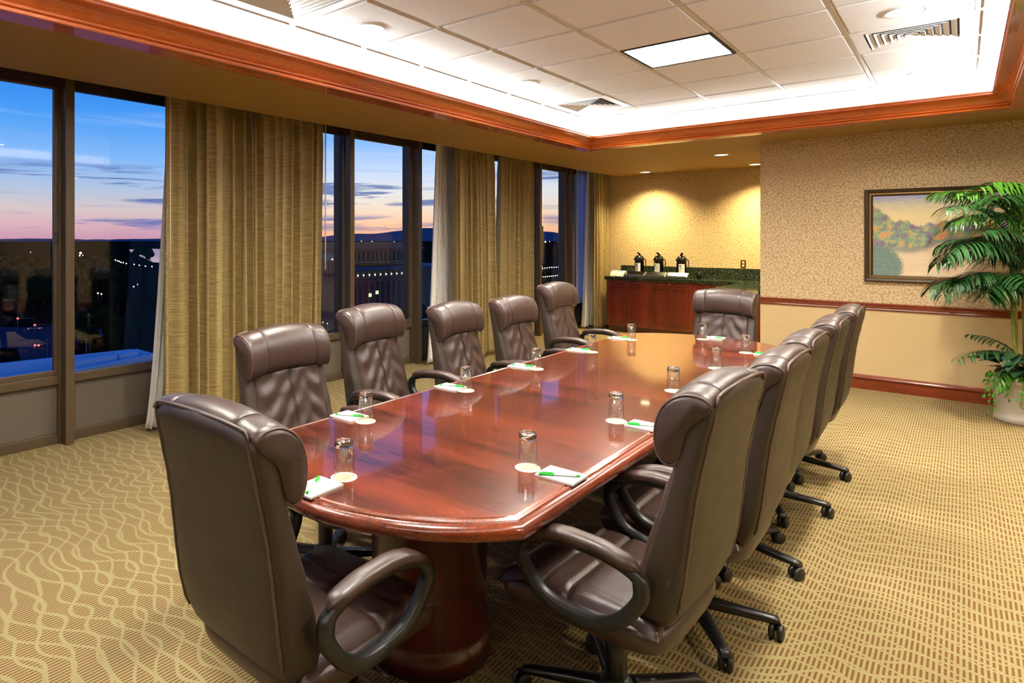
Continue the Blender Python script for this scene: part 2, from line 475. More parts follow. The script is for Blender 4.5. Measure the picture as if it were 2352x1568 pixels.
M['plastic'] = plain('black_plastic', lin(30, 30, 28), 0.38, bump=0.1, bscale=400.0)
M['steel_black'] = plain('black_enamel_steel', lin(20, 20, 21), 0.3)
M['chrome'] = plain('chrome', (0.7, 0.7, 0.7), 0.12, 1.0)
M['brass'] = plain('brass', lin(206, 164, 84), 0.2, 1.0)
M['alu'] = plain('bronze_aluminium', lin(92, 76, 56), 0.42, 0.35, bscale=30.0)
M['alu_dark'] = plain('dark_bronze_aluminium', lin(58, 48, 40), 0.45, 0.35)
M['panel'] = plain('grey_brown_panel', lin(96, 86, 72), 0.7, bump=0.1, bscale=300.0)
M['gold'] = drape('gold_drapery', lin(128, 108, 64), lin(184, 161, 106), 0.08)
M['sheer'] = drape('white_sheer', lin(236, 234, 230), lin(252, 250, 247), 0.18)
M['sheer_lit'] = drape('backlit_sheer', lin(226, 230, 240), lin(246, 248, 252), 0.85)
M['rod'] = plain('white_wand', lin(226, 214, 190), 0.4)
M['pane'] = pane_mat()
M['granite'] = granite_mat()
M['black'] = plain('black_gloss', lin(16, 16, 16), 0.2)
M['paper_white'] = plain('white_paper', lin(244, 243, 240), 0.8)
M['coaster'] = plain('cream_coaster', lin(240, 230, 200), 0.85)
M['green'] = plain('bright_green_plastic', lin(20, 190, 50), 0.3)
M['pen_white'] = plain('frosted_pen_white', lin(226, 236, 226), 0.35)
M['ink'] = plain('green_ink', lin(40, 120, 60), 0.6)
M['ink_grey'] = plain('grey_ink', lin(150, 150, 155), 0.6)
M['ink_blue'] = plain('blue_ink', lin(60, 100, 150), 0.6)
M['stainless'] = plain('brushed_steel', (0.62, 0.62, 0.6), 0.28, 1.0)
M['white_plastic'] = plain('white_plastic', lin(236, 234, 226), 0.35)
M['ivory'] = plain('ivory_plastic', lin(226, 210, 150), 0.4)
M['frame'] = plain('antique_bronze_frame', lin(62, 46, 26), 0.42, 0.35, bump=0.3, bscale=40.0, vary=0.45)
M['frame_gold'] = plain('antique_gold_edge', lin(134, 104, 56), 0.4, 0.5, bump=0.3, bscale=50.0, vary=0.35)
M['canvas'] = painting_mat()
M['pot'] = plain('grey_stone_planter', lin(176, 166, 150), 0.4, bscale=12.0, vary=0.1)
M['soil'] = plain('dark_soil', lin(34, 24, 16), 0.95)
M['palm'] = plain('palm_green', lin(32, 78, 28), 0.45, bscale=14.0, vary=0.3)
M['palm_light'] = plain('palm_light_green', lin(72, 128, 34), 0.45, bscale=14.0, vary=0.25)
M['leaf_dark'] = plain('dark_leaf', lin(44, 78, 52), 0.35, bscale=20.0, vary=0.3)
M['ivy'] = plain('ivy_green', lin(64, 150, 28), 0.4, bscale=30.0, vary=0.25)
M['cane'] = plain('palm_cane', lin(134, 142, 58), 0.45, bscale=20.0, vary=0.2)
M['lamp'] = emis('downlight_lamp', (1.0, 0.95, 0.86), 14.0)
M['lamp_amber'] = emis('amber_downlight_lamp', (1.0, 0.86, 0.5), 10.0)
M['diffuser'] = emis('light_panel_diffuser', (1.0, 0.97, 0.93), TROFFER_E)
M['trim_grey'] = plain('light_trim', lin(216, 212, 204), 0.35)
g = bpy.data.materials.new('clear_glass'); g.use_nodes = True
gb = g.node_tree.nodes['Principled BSDF']
gb.inputs['Base Color'].default_value = (1, 1, 1, 1); gb.inputs['Roughness'].default_value = 0.0
gb.inputs['Transmission Weight'].default_value = 1.0; gb.inputs['IOR'].default_value = 1.48
M['glass'] = g
M['thin_glass'] = pane_mat('thin_tumbler_glass', 0.085, (0.975, 0.975, 0.975))

# ------------------------------------------------------------------ room shell
WX = -5.14          # window wall inner face
FY = 7.95           # wall with the picture
AY = 10.60          # alcove back wall
AX = -1.72          # left end of the picture wall
RX = 2.60           # wall to the right, out of view
BY = -2.60          # wall behind the camera
TOP = 2.86
struct(box('floor', M['carpet'], (-5.4, RX + 0.2, BY - 0.2, AY + 0.2, -0.2, 0.0)))
# walls
w = empty('wall_far'); struct(w)
w['label'] = 'beige scroll-papered wall with a picture and a chair rail'
box('wallpaper', M['paper'], (AX, RX, FY, FY + 0.12, 0.86, SOF + 0.3), w)
box('dado', M['dado'], (AX, RX, FY, FY + 0.12, 0.0, 0.86), w)
w = empty('wall_alcove'); struct(w); w['label'] = 'scroll-papered back wall of the coffee alcove'
box('wallpaper', M['paper'], (-5.4, AX + 0.12, AY, AY + 0.12, 0.0, SOF + 0.3), w)
w = struct(box('wall_alcove_side', M['paper'], (AX, AX + 0.12, FY + 0.12, AY, 0.0, SOF + 0.3)))
struct(box('wall_right', M['paper'], (RX, RX + 0.12, BY, FY, 0.0, SOF + 0.3)))
struct(box('wall_back', M['paper'], (-5.4, RX, BY - 0.12, BY, 0.0, SOF + 0.3)))
# chair rail and baseboard, moulded profiles extruded along x
def mould(name, mat, prof, x0, x1, y):
    mb = MB(); n = len(prof)
    mb.loft([[(x, y - d_, z) for d_, z in prof] for x in (x0, x1)], True, True, False)
    return struct(mb.build(name, mat))
mould('trim_1', M['rail'], [(0, 0.815), (0.010, 0.815), (0.018, 0.825), (0.016, 0.838), (0.026, 0.846), (0.030, 0.860), (0.022, 0.868), (0.034, 0.876), (0.034, 0.888), (0, 0.892)], AX, RX, FY)
mould('baseboard_far', M['rail'], [(0, 0.0), (0.018, 0.0), (0.018, 0.100), (0.030, 0.108), (0.034, 0.120), (0.026, 0.132), (0.014, 0.138), (0.012, 0.146), (0, 0.148)], AX, RX, FY)
# soffit ring round the tray and over the alcove
so = MB()
SE = -4.53         # soffit edge before the curtain pocket
def slab(x0, x1, y0, y1): so.box(x0, x1, y0, y1, SOF, SOF + 0.06)
slab(SE, TX0 + 0.14, BY, AY); slab(TX0 + 0.14, TX1 - 0.14, TY1 - 0.14, AY); slab(TX0 + 0.14, TX1 - 0.14, BY, TY0 + 0.14); slab(TX1 - 0.14, RX, BY, FY)
so.box(SE, SE + 0.05, BY, AY, SOF + 0.06, TOP)
o = so.build('ceiling_soffit', M['soffit']); struct(o); o['label'] = 'tan painted soffit round the lit ceiling tray'
# curtain pocket ceiling
struct(box('ceiling_pocket', M['soffit'], (-5.4, SE, BY, AY, TOP, TOP + 0.05)))
# cove walls of the tray
CV = 0.05
for i, dm in enumerate(((TX0 + CV - 0.03, TX0 + CV, TY0, TY1), (TX1 - CV, TX1 - CV + 0.03, TY0, TY1), (TX0 + CV, TX1 - CV, TY1 - CV, TY1 - CV + 0.03), (TX0 + CV, TX1 - CV, TY0 + CV - 0.03, TY0 + CV))):
    struct(box('wall_cove_' + ('window', 'right', 'far', 'back')[i], M['white'], (*dm, SOF + 0.06, CEIL + 0.05)))
# crown moulding of the tray, four mitred lengths
CPROF = [(0.0, SOF - 0.014), (0.150, SOF - 0.014), (0.156, SOF - 0.010), (0.158, SOF + 0.004), (0.150, SOF + 0.010), (0.164, SOF + 0.014), (0.166, SOF + 0.026), (0.158, SOF + 0.032),
         (0.166, SOF + 0.040), (0.176, SOF + 0.052), (0.192, SOF + 0.066), (0.212, SOF + 0.078), (0.236, SOF + 0.086), (0.250, SOF + 0.090), (0.256, SOF + 0.096), (0.256, SOF + 0.108), (0.262, SOF + 0.112), (0.262, SOF + 0.122), (0.240, SOF + 0.124),
         (0.200, SOF + 0.090), (0.150, SOF + 0.045), (0.140, SOF + 0.010), (0.0, SOF - 0.002)]
def crown(n, side):
    def P(d_, z, end):
        x0, x1, y0, y1 = TX0 + d_, TX1 - d_, TY0 + d_, TY1 - d_
        return {'L': ((x0, y0, z), (x0, y1, z)), 'R': ((x1, y0, z), (x1, y1, z)), 'F': ((x0, y1, z), (x1, y1, z)), 'B': ((x0, y0, z), (x1, y0, z))}[side][end]
    mb = MB().loft([[P(d_, z, 0) for d_, z in CPROF], [P(d_, z, 1) for d_, z in CPROF]], True, True, False)
    o = struct(mb.build('trim_%d' % n, M['crown'] if side in 'LR' else M['crown_x'])); o['label'] = 'stained wood crown moulding of the ceiling tray'
for n, s_ in ((2, 'L'), (3, 'R'), (4, 'F'), (5, 'B')): crown(n, s_)

# tray ceiling: slab, tees and tiles
ceil = struct(box('ceiling', M['white'], (TX0, TX1, TY0, TY1, CEIL + 0.02, CEIL + 0.05)))
ceil['label'] = 'white tiled ceiling of the lit tray'
GX = [TX0 + CV] + [-3.085 + 0.630 * i for i in range(6)] + [TX1 - CV]
GY = [TY1 - CV] + [6.745 - 0.6165 * i for i in range(13)] + [TY0 + CV]
GY = sorted(y for y in GY if y >= TY0 + CV - 1e-6)
tee = MB()
for x in GX[1:-1]: tee.box(x - 0.012, x + 0.012, TY0 + CV, TY1 - CV, CEIL, CEIL + 0.015)
tee.build('tee_runner', M['tee'], ceil)
for y in GY[1:-1]:
    box('tee_bar', M['tee'], (TX0 + CV, TX1 - CV, y - 0.012, y + 0.012, CEIL + 0.001, CEIL + 0.015), ceil)
SPECIAL = {}
def cell(x, y):
    i = max(k for k in range(len(GX) - 1) if GX[k] <= x); j = max(k for k in range(len(GY) - 1) if GY[k] <= y)
    return i, j
LIGHT_PANELS = [(-1.5, 4.5), (-1.5, 1.4)]
VENTS = [(-0.25, 5.2), (-2.77, 5.8), (-2.77, 2.1)]
for p in LIGHT_PANELS: SPECIAL[cell(*p)] = 'light'
for p in VENTS: SPECIAL[cell(*p)] = 'vent'
tile_meshes = {}
for i in range(len(GX) - 1):
    for j in range(len(GY) - 1):
        if (i, j) in SPECIAL: continue
        x0, x1, y0, y1 = GX[i] + 0.014, GX[i + 1] - 0.014, GY[j] + 0.014, GY[j + 1] - 0.014
        w_, l_ = x1 - x0, y1 - y0
        if w_ < 0.02 or l_ < 0.02: continue
        key = (round(w_, 3), round(l_, 3))
        if key not in tile_meshes:
            # stepped (tegular) edge: recessed rim, proud face
            mb = MB().box(-w_ / 2, w_ / 2, -l_ / 2, l_ / 2, 0.002, 0.016)
            mb.box(-w_ / 2 + 0.010, w_ / 2 - 0.010, -l_ / 2 + 0.010, l_ / 2 - 0.010, -0.008, 0.003)
            tile_meshes[key] = mb.mesh('tile', M['tile'])
        link_mesh('tile', tile_meshes[key], ceil, ((x0 + x1) / 2, (y0 + y1) / 2, CEIL))
def light_panel(i, j, label):
    x0, x1, y0, y1 = GX[i], GX[i + 1], GY[j], GY[j + 1]
    t = empty('ceiling_light', ((x0 + x1) / 2, (y0 + y1) / 2, CEIL))
    tag(t, label, 'light', 'lay-in light panels')
    hw, hl = (x1 - x0) / 2 - 0.014, (y1 - y0) / 2 - 0.014
    fr = MB().box(-hw, hw, -hl, -hl + 0.02, -0.006, 0.014).box(-hw, hw, hl - 0.02, hl, -0.006, 0.014).box(-hw, -hw + 0.02, -hl + 0.02, hl - 0.02, -0.006, 0.014).box(hw - 0.02, hw, -hl + 0.02, hl - 0.02, -0.006, 0.014)
    fr.build('frame', M['slot'], t)
    MB().box(-hw + 0.02, hw - 0.02, -hl + 0.02, hl - 0.02, 0.006, 0.014).build('diffuser', M['diffuser'], t)
    for k in range(1, 3):
        a = -hw + 0.02 + (2 * hw - 0.04) * k / 3
        MB().box(a - 0.002, a + 0.002, -hl + 0.02, hl - 0.02, -0.001, 0.006).build('louver', M['vent'], t)
    for k in range(1, 5):
        a = -hl + 0.02 + (2 * hl - 0.04) * k / 5
        MB().box(-hw + 0.02, hw - 0.02, a - 0.002, a + 0.002, -0.001, 0.006).build('louver', M['vent'], t)
for p, lb in zip(LIGHT_PANELS, ('bright square light panel set in the tiled ceiling over the table', 'bright square light panel above the near end of the table, overhead')):
    light_panel(*cell(*p), lb)
def vent(i, j, label):
    x0, x1, y0, y1 = GX[i], GX[i + 1], GY[j], GY[j + 1]
    t = empty('ceiling_vent', ((x0 + x1) / 2, (y0 + y1) / 2, CEIL))
    tag(t, label, 'vent', 'ceiling air vents')
    hw, hl = (x1 - x0) / 2 - 0.013, (y1 - y0) / 2 - 0.013
    a = 0.235
    pl = MB().box(-hw, hw, -hl, -a, -0.006, 0.012).box(-hw, hw, a, hl, -0.006, 0.012).box(-hw, -a, -a, a, -0.006, 0.012).box(a, hw, -a, a, -0.006, 0.012)
    pl.build('plate', M['vent'], t)
    MB().box(-a, a, -a, a, 0.012, 0.016).build('duct', M['slot'], t)
    for k in range(6):
        r = a - 0.012 - k * 0.038
        if r < 0.02: break
        s_ = MB()
        # sloped square louver ring
        r2 = r - 0.028
        q0 = [(-r, -r, -0.006), (r, -r, -0.006), (r, r, -0.006), (-r, r, -0.006)]
        q1 = [(-r2, -r2, 0.008), (r2, -r2, 0.008), (r2, r2, 0.008), (-r2, r2, 0.008)]
        q2 = [(-r2, -r2, 0.010), (r2, -r2, 0.010), (r2, r2, 0.010), (-r2, r2, 0.010)]
        q3 = [(-r, -r, -0.003), (r, -r, -0.003), (r, r, -0.003), (-r, r, -0.003)]
        vs = q0 + q1 + q2 + q3
        fs = []
        for ring in range(4):
            for m_ in range(4):
                fs.append((ring * 4 + m_, ring * 4 + (m_ + 1) % 4, ((ring + 1) % 4) * 4 + (m_ + 1) % 4, ((ring + 1) % 4) * 4 + m_))
        s_.add(vs, fs); s_.build('louver', M['vent'], t)
for p, lb in zip(VENTS, ('square louvred ceiling vent on the picture side of the tray', 'square louvred ceiling vent near the far window corner of the tray', 'square louvred ceiling vent at the near window side of the tray')):
    vent(*cell(*p), lb)
def downlight(x, y, z, label, group, lampmat, power, color, r=0.085, angle=115, emit=True):
    t = empty('downlight', (x, y, z)); tag(t, label, 'downlight', group)
    prof = [(r + 0.022, 0.0), (r + 0.020, -0.006), (r + 0.004, -0.008), (r, -0.004), (r - 0.004, 0.012), (r + 0.016, 0.012)]
    MB().lathe(prof + [prof[0]], 32, cap0=False, cap1=False).build('trim_ring', M['trim_grey'], t)
    MB().lathe([(0.001, -0.0045), (r - 0.004, -0.0035), (r - 0.004, 0.004), (0.001, 0.004)], 32).build('lens', lampmat, t)
    spot('downlight_lamp', (x, y, z - 0.02), power, color, angle)
TRAY = 'downlights in the ceiling tray'
for x, y, lb in ((-2.78, 2.77, 'round recessed downlight nearest the camera on the window side of the tray'), (-2.77, 4.63, 'round recessed downlight midway along the window side of the tray'),
                 (-2.78, 6.48, 'round recessed downlight beside the far ceiling vent'), (-0.25, 4.60, 'large round downlight before the vent on the picture side'), (-0.25, 6.45, 'round downlight in the far corner of the tray, picture side'),
                 (-2.78, 0.90, 'round downlight over the near window side, overhead'), (-0.25, 2.75, 'round downlight over the carpet aisle, overhead')):
    downlight(x, y, CEIL - 0.008, lb, TRAY, M['lamp'], SPOT_W, LIGHT_WARM, angle=156)
ALC = 'downlights in the alcove soffit'
for x, y, lb in ((-2.33, 8.70, 'round soffit downlight in front of the alcove'), (-3.87, 10.17, 'round soffit downlight over the coffee urns'), (-2.26, 10.15, 'round soffit downlight over the corner of the granite counter')):
    downlight(x, y, SOF, lb, ALC, M['lamp_amber'], AMBER_W, LIGHT_AMBER, 0.075, 128)
for x, y in ((1.4, 6.6), (1.5, 4.4), (1.5, 2.2)):
    downlight(x, y, SOF, 'round downlight in the soffit beside the picture wall, out of frame', 'soffit downlights out of frame', M['lamp'], SOFFIT_W, LIGHT_SOFFIT, 0.075, 140)

# ------------------------------------------------------------------ window wall
MULL = [-1.05, 0.40, 1.85, 3.30, 4.755, 5.905, 7.35, 8.86, 9.97, AY]
for i, y in enumerate(MULL[:-1]):
    mb = MB().box(-5.30, -5.025, y - 0.036, y + 0.028, 0.0, TOP)
    mb.box(-5.24, -5.12, y - 0.052, y + 0.042, 0.0, TOP)
    struct(mb.build('trim_%d' % (10 + i), M['alu'], bevel=0.004))['label'] = 'bronze window mullion post'
for i in range(len(MULL) - 1):
    y0, y1 = MULL[i] + 0.042, MULL[i + 1] - 0.052
    if i == len(MULL) - 2: y1 = AY
    wn = empty('window_%d' % (i + 1), (WX, (y0 + y1) / 2, 0)); struct(wn)
    wn['label'] = 'bronze framed window bay looking out on the city at dusk'
    hl = (y1 - y0) / 2
    oper = i in (1, 4, 7)
    box('panel', M['panel'], (-0.08, -0.02, -hl, hl, 0.0, 0.46), wn)
    box('skirting', M['alu'], (-0.02, 0.012, -hl, hl, 0.0, 0.075), wn, 0.004)
    box('sill_rail', M['alu'], (-0.06, 0.02, -hl, hl, 0.448, 0.515), wn, 0.004)
    box('head_rail', M['alu_dark'], (-0.06, 0.0, -hl, hl, 2.69, TOP), wn, 0.004)
    if oper:
        for nm, dm in (('sash_stile', (-0.03, 0.012, -hl, -hl + 0.028, 0.515, 2.69)), ('sash_stile', (-0.03, 0.012, hl - 0.028, hl, 0.515, 2.69)),
                       ('sash_rail', (-0.03, 0.012, -hl + 0.028, hl - 0.028, 0.515, 0.555)), ('sash_rail', (-0.03, 0.012, -hl + 0.028, hl - 0.028, 2.675, 2.69))):
            box(nm, M['alu'], dm, wn, 0.003)
        hd = MB().box(0.02, 0.032, -0.075, 0.075, 0.468, 0.492); hd.tube([(0.034, -0.06, 0.48), (0.05, -0.02, 0.484), (0.05, 0.05, 0.478), (0.036, 0.07, 0.476)], 0.008, 8)
        hd.build('crank_handle', M['alu_dark'], wn, (0, -hl * 0.05 if i != 1 else -0.05, 0))
        if i == 1: box('latch', M['alu_dark'], (0.012, 0.03, hl - 0.026, hl - 0.004, 1.50, 1.60), wn, 0.003)
    else:
        for a, b_ in ((-hl, -hl + 0.008), (hl - 0.008, hl)): box('glazing_bead', M['alu_dark'], (-0.05, -0.01, a, b_, 0.515, 2.69), wn)
    box('pane', M['pane'], (-0.024, -0.018, -hl, hl, 0.50, 2.70), wn)

# curtains
def curtain(name, label, mat, x, y0, y1, z0, z1, folds, amp, seed, header=True, top=None, flare=0.0, group=None, wand=None):
    rng = random.Random(seed)
    ph = [rng.uniform(0, 2 * PI) for _ in range(6)]; wv = [rng.uniform(0.75, 1.3) for _ in range(6)]
    ty0, ty1 = top if top else (y0, y1)
    nu, nv = folds * 10, 40
    def fold(u):
        w_ = u * folds * 2 * PI + 1.1 * math.sin(u * 2 * PI * wv[0] * 2 + ph[0]) + 0.8 * math.sin(u * 2 * PI * wv[1] * 3.7 + ph[1])
        return w_
    def fn(u, v):
        z = lerp(z0, z1, v)
        t = v ** 0.7
        ya, yb = lerp(y0, ty0, t), lerp(y1, ty1, t)
        w_ = fold(u)
        hd = max(0.0, (z - (z1 - 0.30)) / 0.30); hd = hd * hd * (3 - 2 * hd)
        grow = 0.72 + 0.45 * (1 - v)
        a = amp * (1 - 0.55 * hd) * grow * (0.75 + 0.35 * math.sin(u * 2 * PI * 1.7 + ph[2]))
        s1 = math.sin(w_ + 0.35 * math.sin(v * 3.0 + ph[3]) * (1 - hd))
        s1 = math.copysign(abs(s1) ** 0.75, s1)
        s2 = 0.35 * math.sin(w_ * 2 + ph[4]) * (1 - v)
        xo = a * (s1 + 0.25 * s2)
        if hd > 0: xo += hd * amp * 0.30 * math.sin(w_ * 2.0)
        yo = lerp(ya, yb, u) + 0.30 * (y1 - y0) / folds * math.cos(w_) * (1 - 0.6 * hd) * 0.6
        yo = min(max(yo, ya - 0.005), yb + 0.005)
        return (x + xo, yo, z)
    mb = MB().grid(fn, nu, nv)
    t = empty(name, (0, 0, 0)); tag(t, label, 'curtain', group)
    o = mb.build('cloth', mat, t, fix=False)
    so_ = o.modifiers.new('thickness', 'SOLIDIFY'); so_.thickness = 0.004
    hb = MB()
    hb.grid(lambda u, v: (x + amp * 0.45 * 0.6 * math.sin(fold(u)) + 0.012, lerp(ty0, ty1, u), lerp(z1 - 0.09, z1, v)), folds * 10, 3)
    o2 = hb.build('heading', mat, t, fix=False); s2 = o2.modifiers.new('thickness', 'SOLIDIFY'); s2.thickness = 0.004
    if wand:
        MB().tube([(x + amp + 0.02, wand[0], wand[1]), (x + amp + 0.022, wand[0], z1 - 0.03)], 0.006, 8).build('wand', M['rod'], t)
    return t
GC = 'gold drapery panels'
curtain('curtain', 'gold drapery panel next to the big window by the nearest chair', M['gold'], -4.68, 2.40, 3.185, 0.02, 2.80, 7, 0.078, 1, top=(2.40, 3.19), group=GC, wand=(2.405, 1.33))
curtain('curtain', 'gold drapery panel left of the window with the arcaded building', M['gold'], -4.68, 3.20, 3.95, 0.02, 2.80, 8, 0.066, 2, top=(3.205, 4.02), group=GC, wand=(3.985, 1.25))
curtain('curtain', 'gold drapery panel beside the white sheer in mid room', M['gold'], -4.68, 6.08, 7.045, 0.02, 2.80, 9, 0.078, 3, top=(6.10, 7.00), group=GC)
curtain('curtain', 'gold drapery panel next to the narrow far window', M['gold'], -4.68, 7.06, 8.02, 0.02, 2.80, 9, 0.078, 4, top=(7.12, 8.06), group=GC)
curtain('curtain', 'gold drapery panel at the alcove corner beside the cabinets', M['gold'], -4.68, 10.06, 10.54, 0.02, 2.80, 6, 0.05, 5, group=GC, wand=(10.08, 1.30))
SC = 'white sheer curtains'
curtain('sheer_curtain', 'white sheer curtain peeking out beside the nearest gold drapery', M['sheer'], -4.87, 2.36, 2.80, 0.03, 2.80, 6, 0.035, 6, top=(2.56, 2.85), group=SC)
curtain('sheer_curtain', 'white sheer curtain bunched next to the gold drapery in mid room', M['sheer'], -4.87, 5.84, 6.46, 0.03, 2.80, 7, 0.04, 7, top=(6.02, 6.42), group=SC, wand=(6.10, 1.45))
curtain('sheer_curtain', 'white sheer curtain bunched at the far alcove corner', M['sheer'], -4.87, 9.98, 10.52, 0.03, 2.80, 6, 0.04, 8, top=(10.18, 10.50), group=SC)
curtain('sheer_curtain', 'flat blue-lit sheer drawn across the last window', M['sheer_lit'], -5.0, 9.99, 10.58, 0.42, 2.80, 5, 0.012, 9, group=SC)
tr = MB().box(-4.74, -4.70, 2.2, 4.1, 2.80, 2.82).build('curtain_track', M['alu_dark']); tag(tr, 'dark curtain track above the nearest gold draperies', 'curtain track')
tr = MB().box(-4.74, -4.70, 5.8, 8.3, 2.80, 2.82).build('curtain_track', M['alu_dark']); tag(tr, 'dark curtain track above the mid room draperies', 'curtain track')
tr = MB().box(-4.74, -4.70, 9.9, 10.58, 2.80, 2.82).build('curtain_track', M['alu_dark']); tag(tr, 'dark curtain track in the alcove corner', 'curtain track')

# ------------------------------------------------------------------ conference table
TCX, TCY, THW = -1.54, 3.374, 0.62
YC, YE = 1.845, 2.155                 # half length to the corners and to the bulged ends
def table_outline(inset):
    pts = []
    hw, yc, ye = THW - inset, YC - inset * 0.6, YE - inset
    n = 28
    for s_ in (1, -1):
        for k in range(n + 1):
            x = lerp(hw, -hw, k / n) * s_
            # circular arc through the corners and the end midpoint
            sag = ye - yc; R_ = (hw * hw + sag * sag) / (2 * sag)
            y = (ye - R_ + math.sqrt(max(0, R_ * R_ - x * x))) * s_
            pts.append((x, y))
    return pts
tb = empty('conference_table', (TCX, TCY, 0)); tag(tb, 'long glossy mahogany conference table with bowed ends', 'table')
# profile: field, then grooves and bead down to the bullnose edge
TPROF = [(0.060, 0.7500), (0.052, 0.7500), (0.048, 0.7470), (0.042, 0.7465), (0.038, 0.7490), (0.030, 0.7485), (0.026, 0.7440), (0.018, 0.7430), (0.010, 0.7390), (0.004, 0.7330), (0.0, 0.7240), (0.0, 0.7120), (0.004, 0.7040), (0.012, 0.7000), (0.020, 0.6990), (0.024, 0.694), (0.06, 0.694)]
mb = MB()
rings = [[(x, y, z) for x, y in table_outline(i_)] for i_, z in TPROF]
mb.loft(rings, True, False, True)
edge = mb.build('moulded_edge', M['table_edge'], tb)
es = edge.modifiers.new('edge', 'EDGE_SPLIT'); es.split_angle = math.radians(28)
fo = table_outline(0.060)
hi = [(x, y) for x, y in fo if y > 0]; lo_ = [(x, y) for x, y in fo if y < 0]
gap = 0.0008
for poly in (hi + [(-THW + 0.06, gap), (THW - 0.06, gap)], lo_ + [(THW - 0.06, -gap), (-THW + 0.06, -gap)]):
    MB().prism(poly, 0.696, 0.75).build('table_leaf', M['table'], tb)
for yy in (1.86 - TCY, TCY - 1.86):
    drum = MB().lathe([(0.235, 0.0), (0.235, 0.07), (0.222, 0.08), (0.22, 0.10), (0.22, 0.66), (0.235, 0.675), (0.235, 0.697)], 48)
    drum.build('pedestal', M['drum'], tb, (0, yy, 0))
MB().box(-0.05, 0.05, -1.3, 1.3, 0.60, 0.696).build('stretcher_beam', M['drum'], tb)

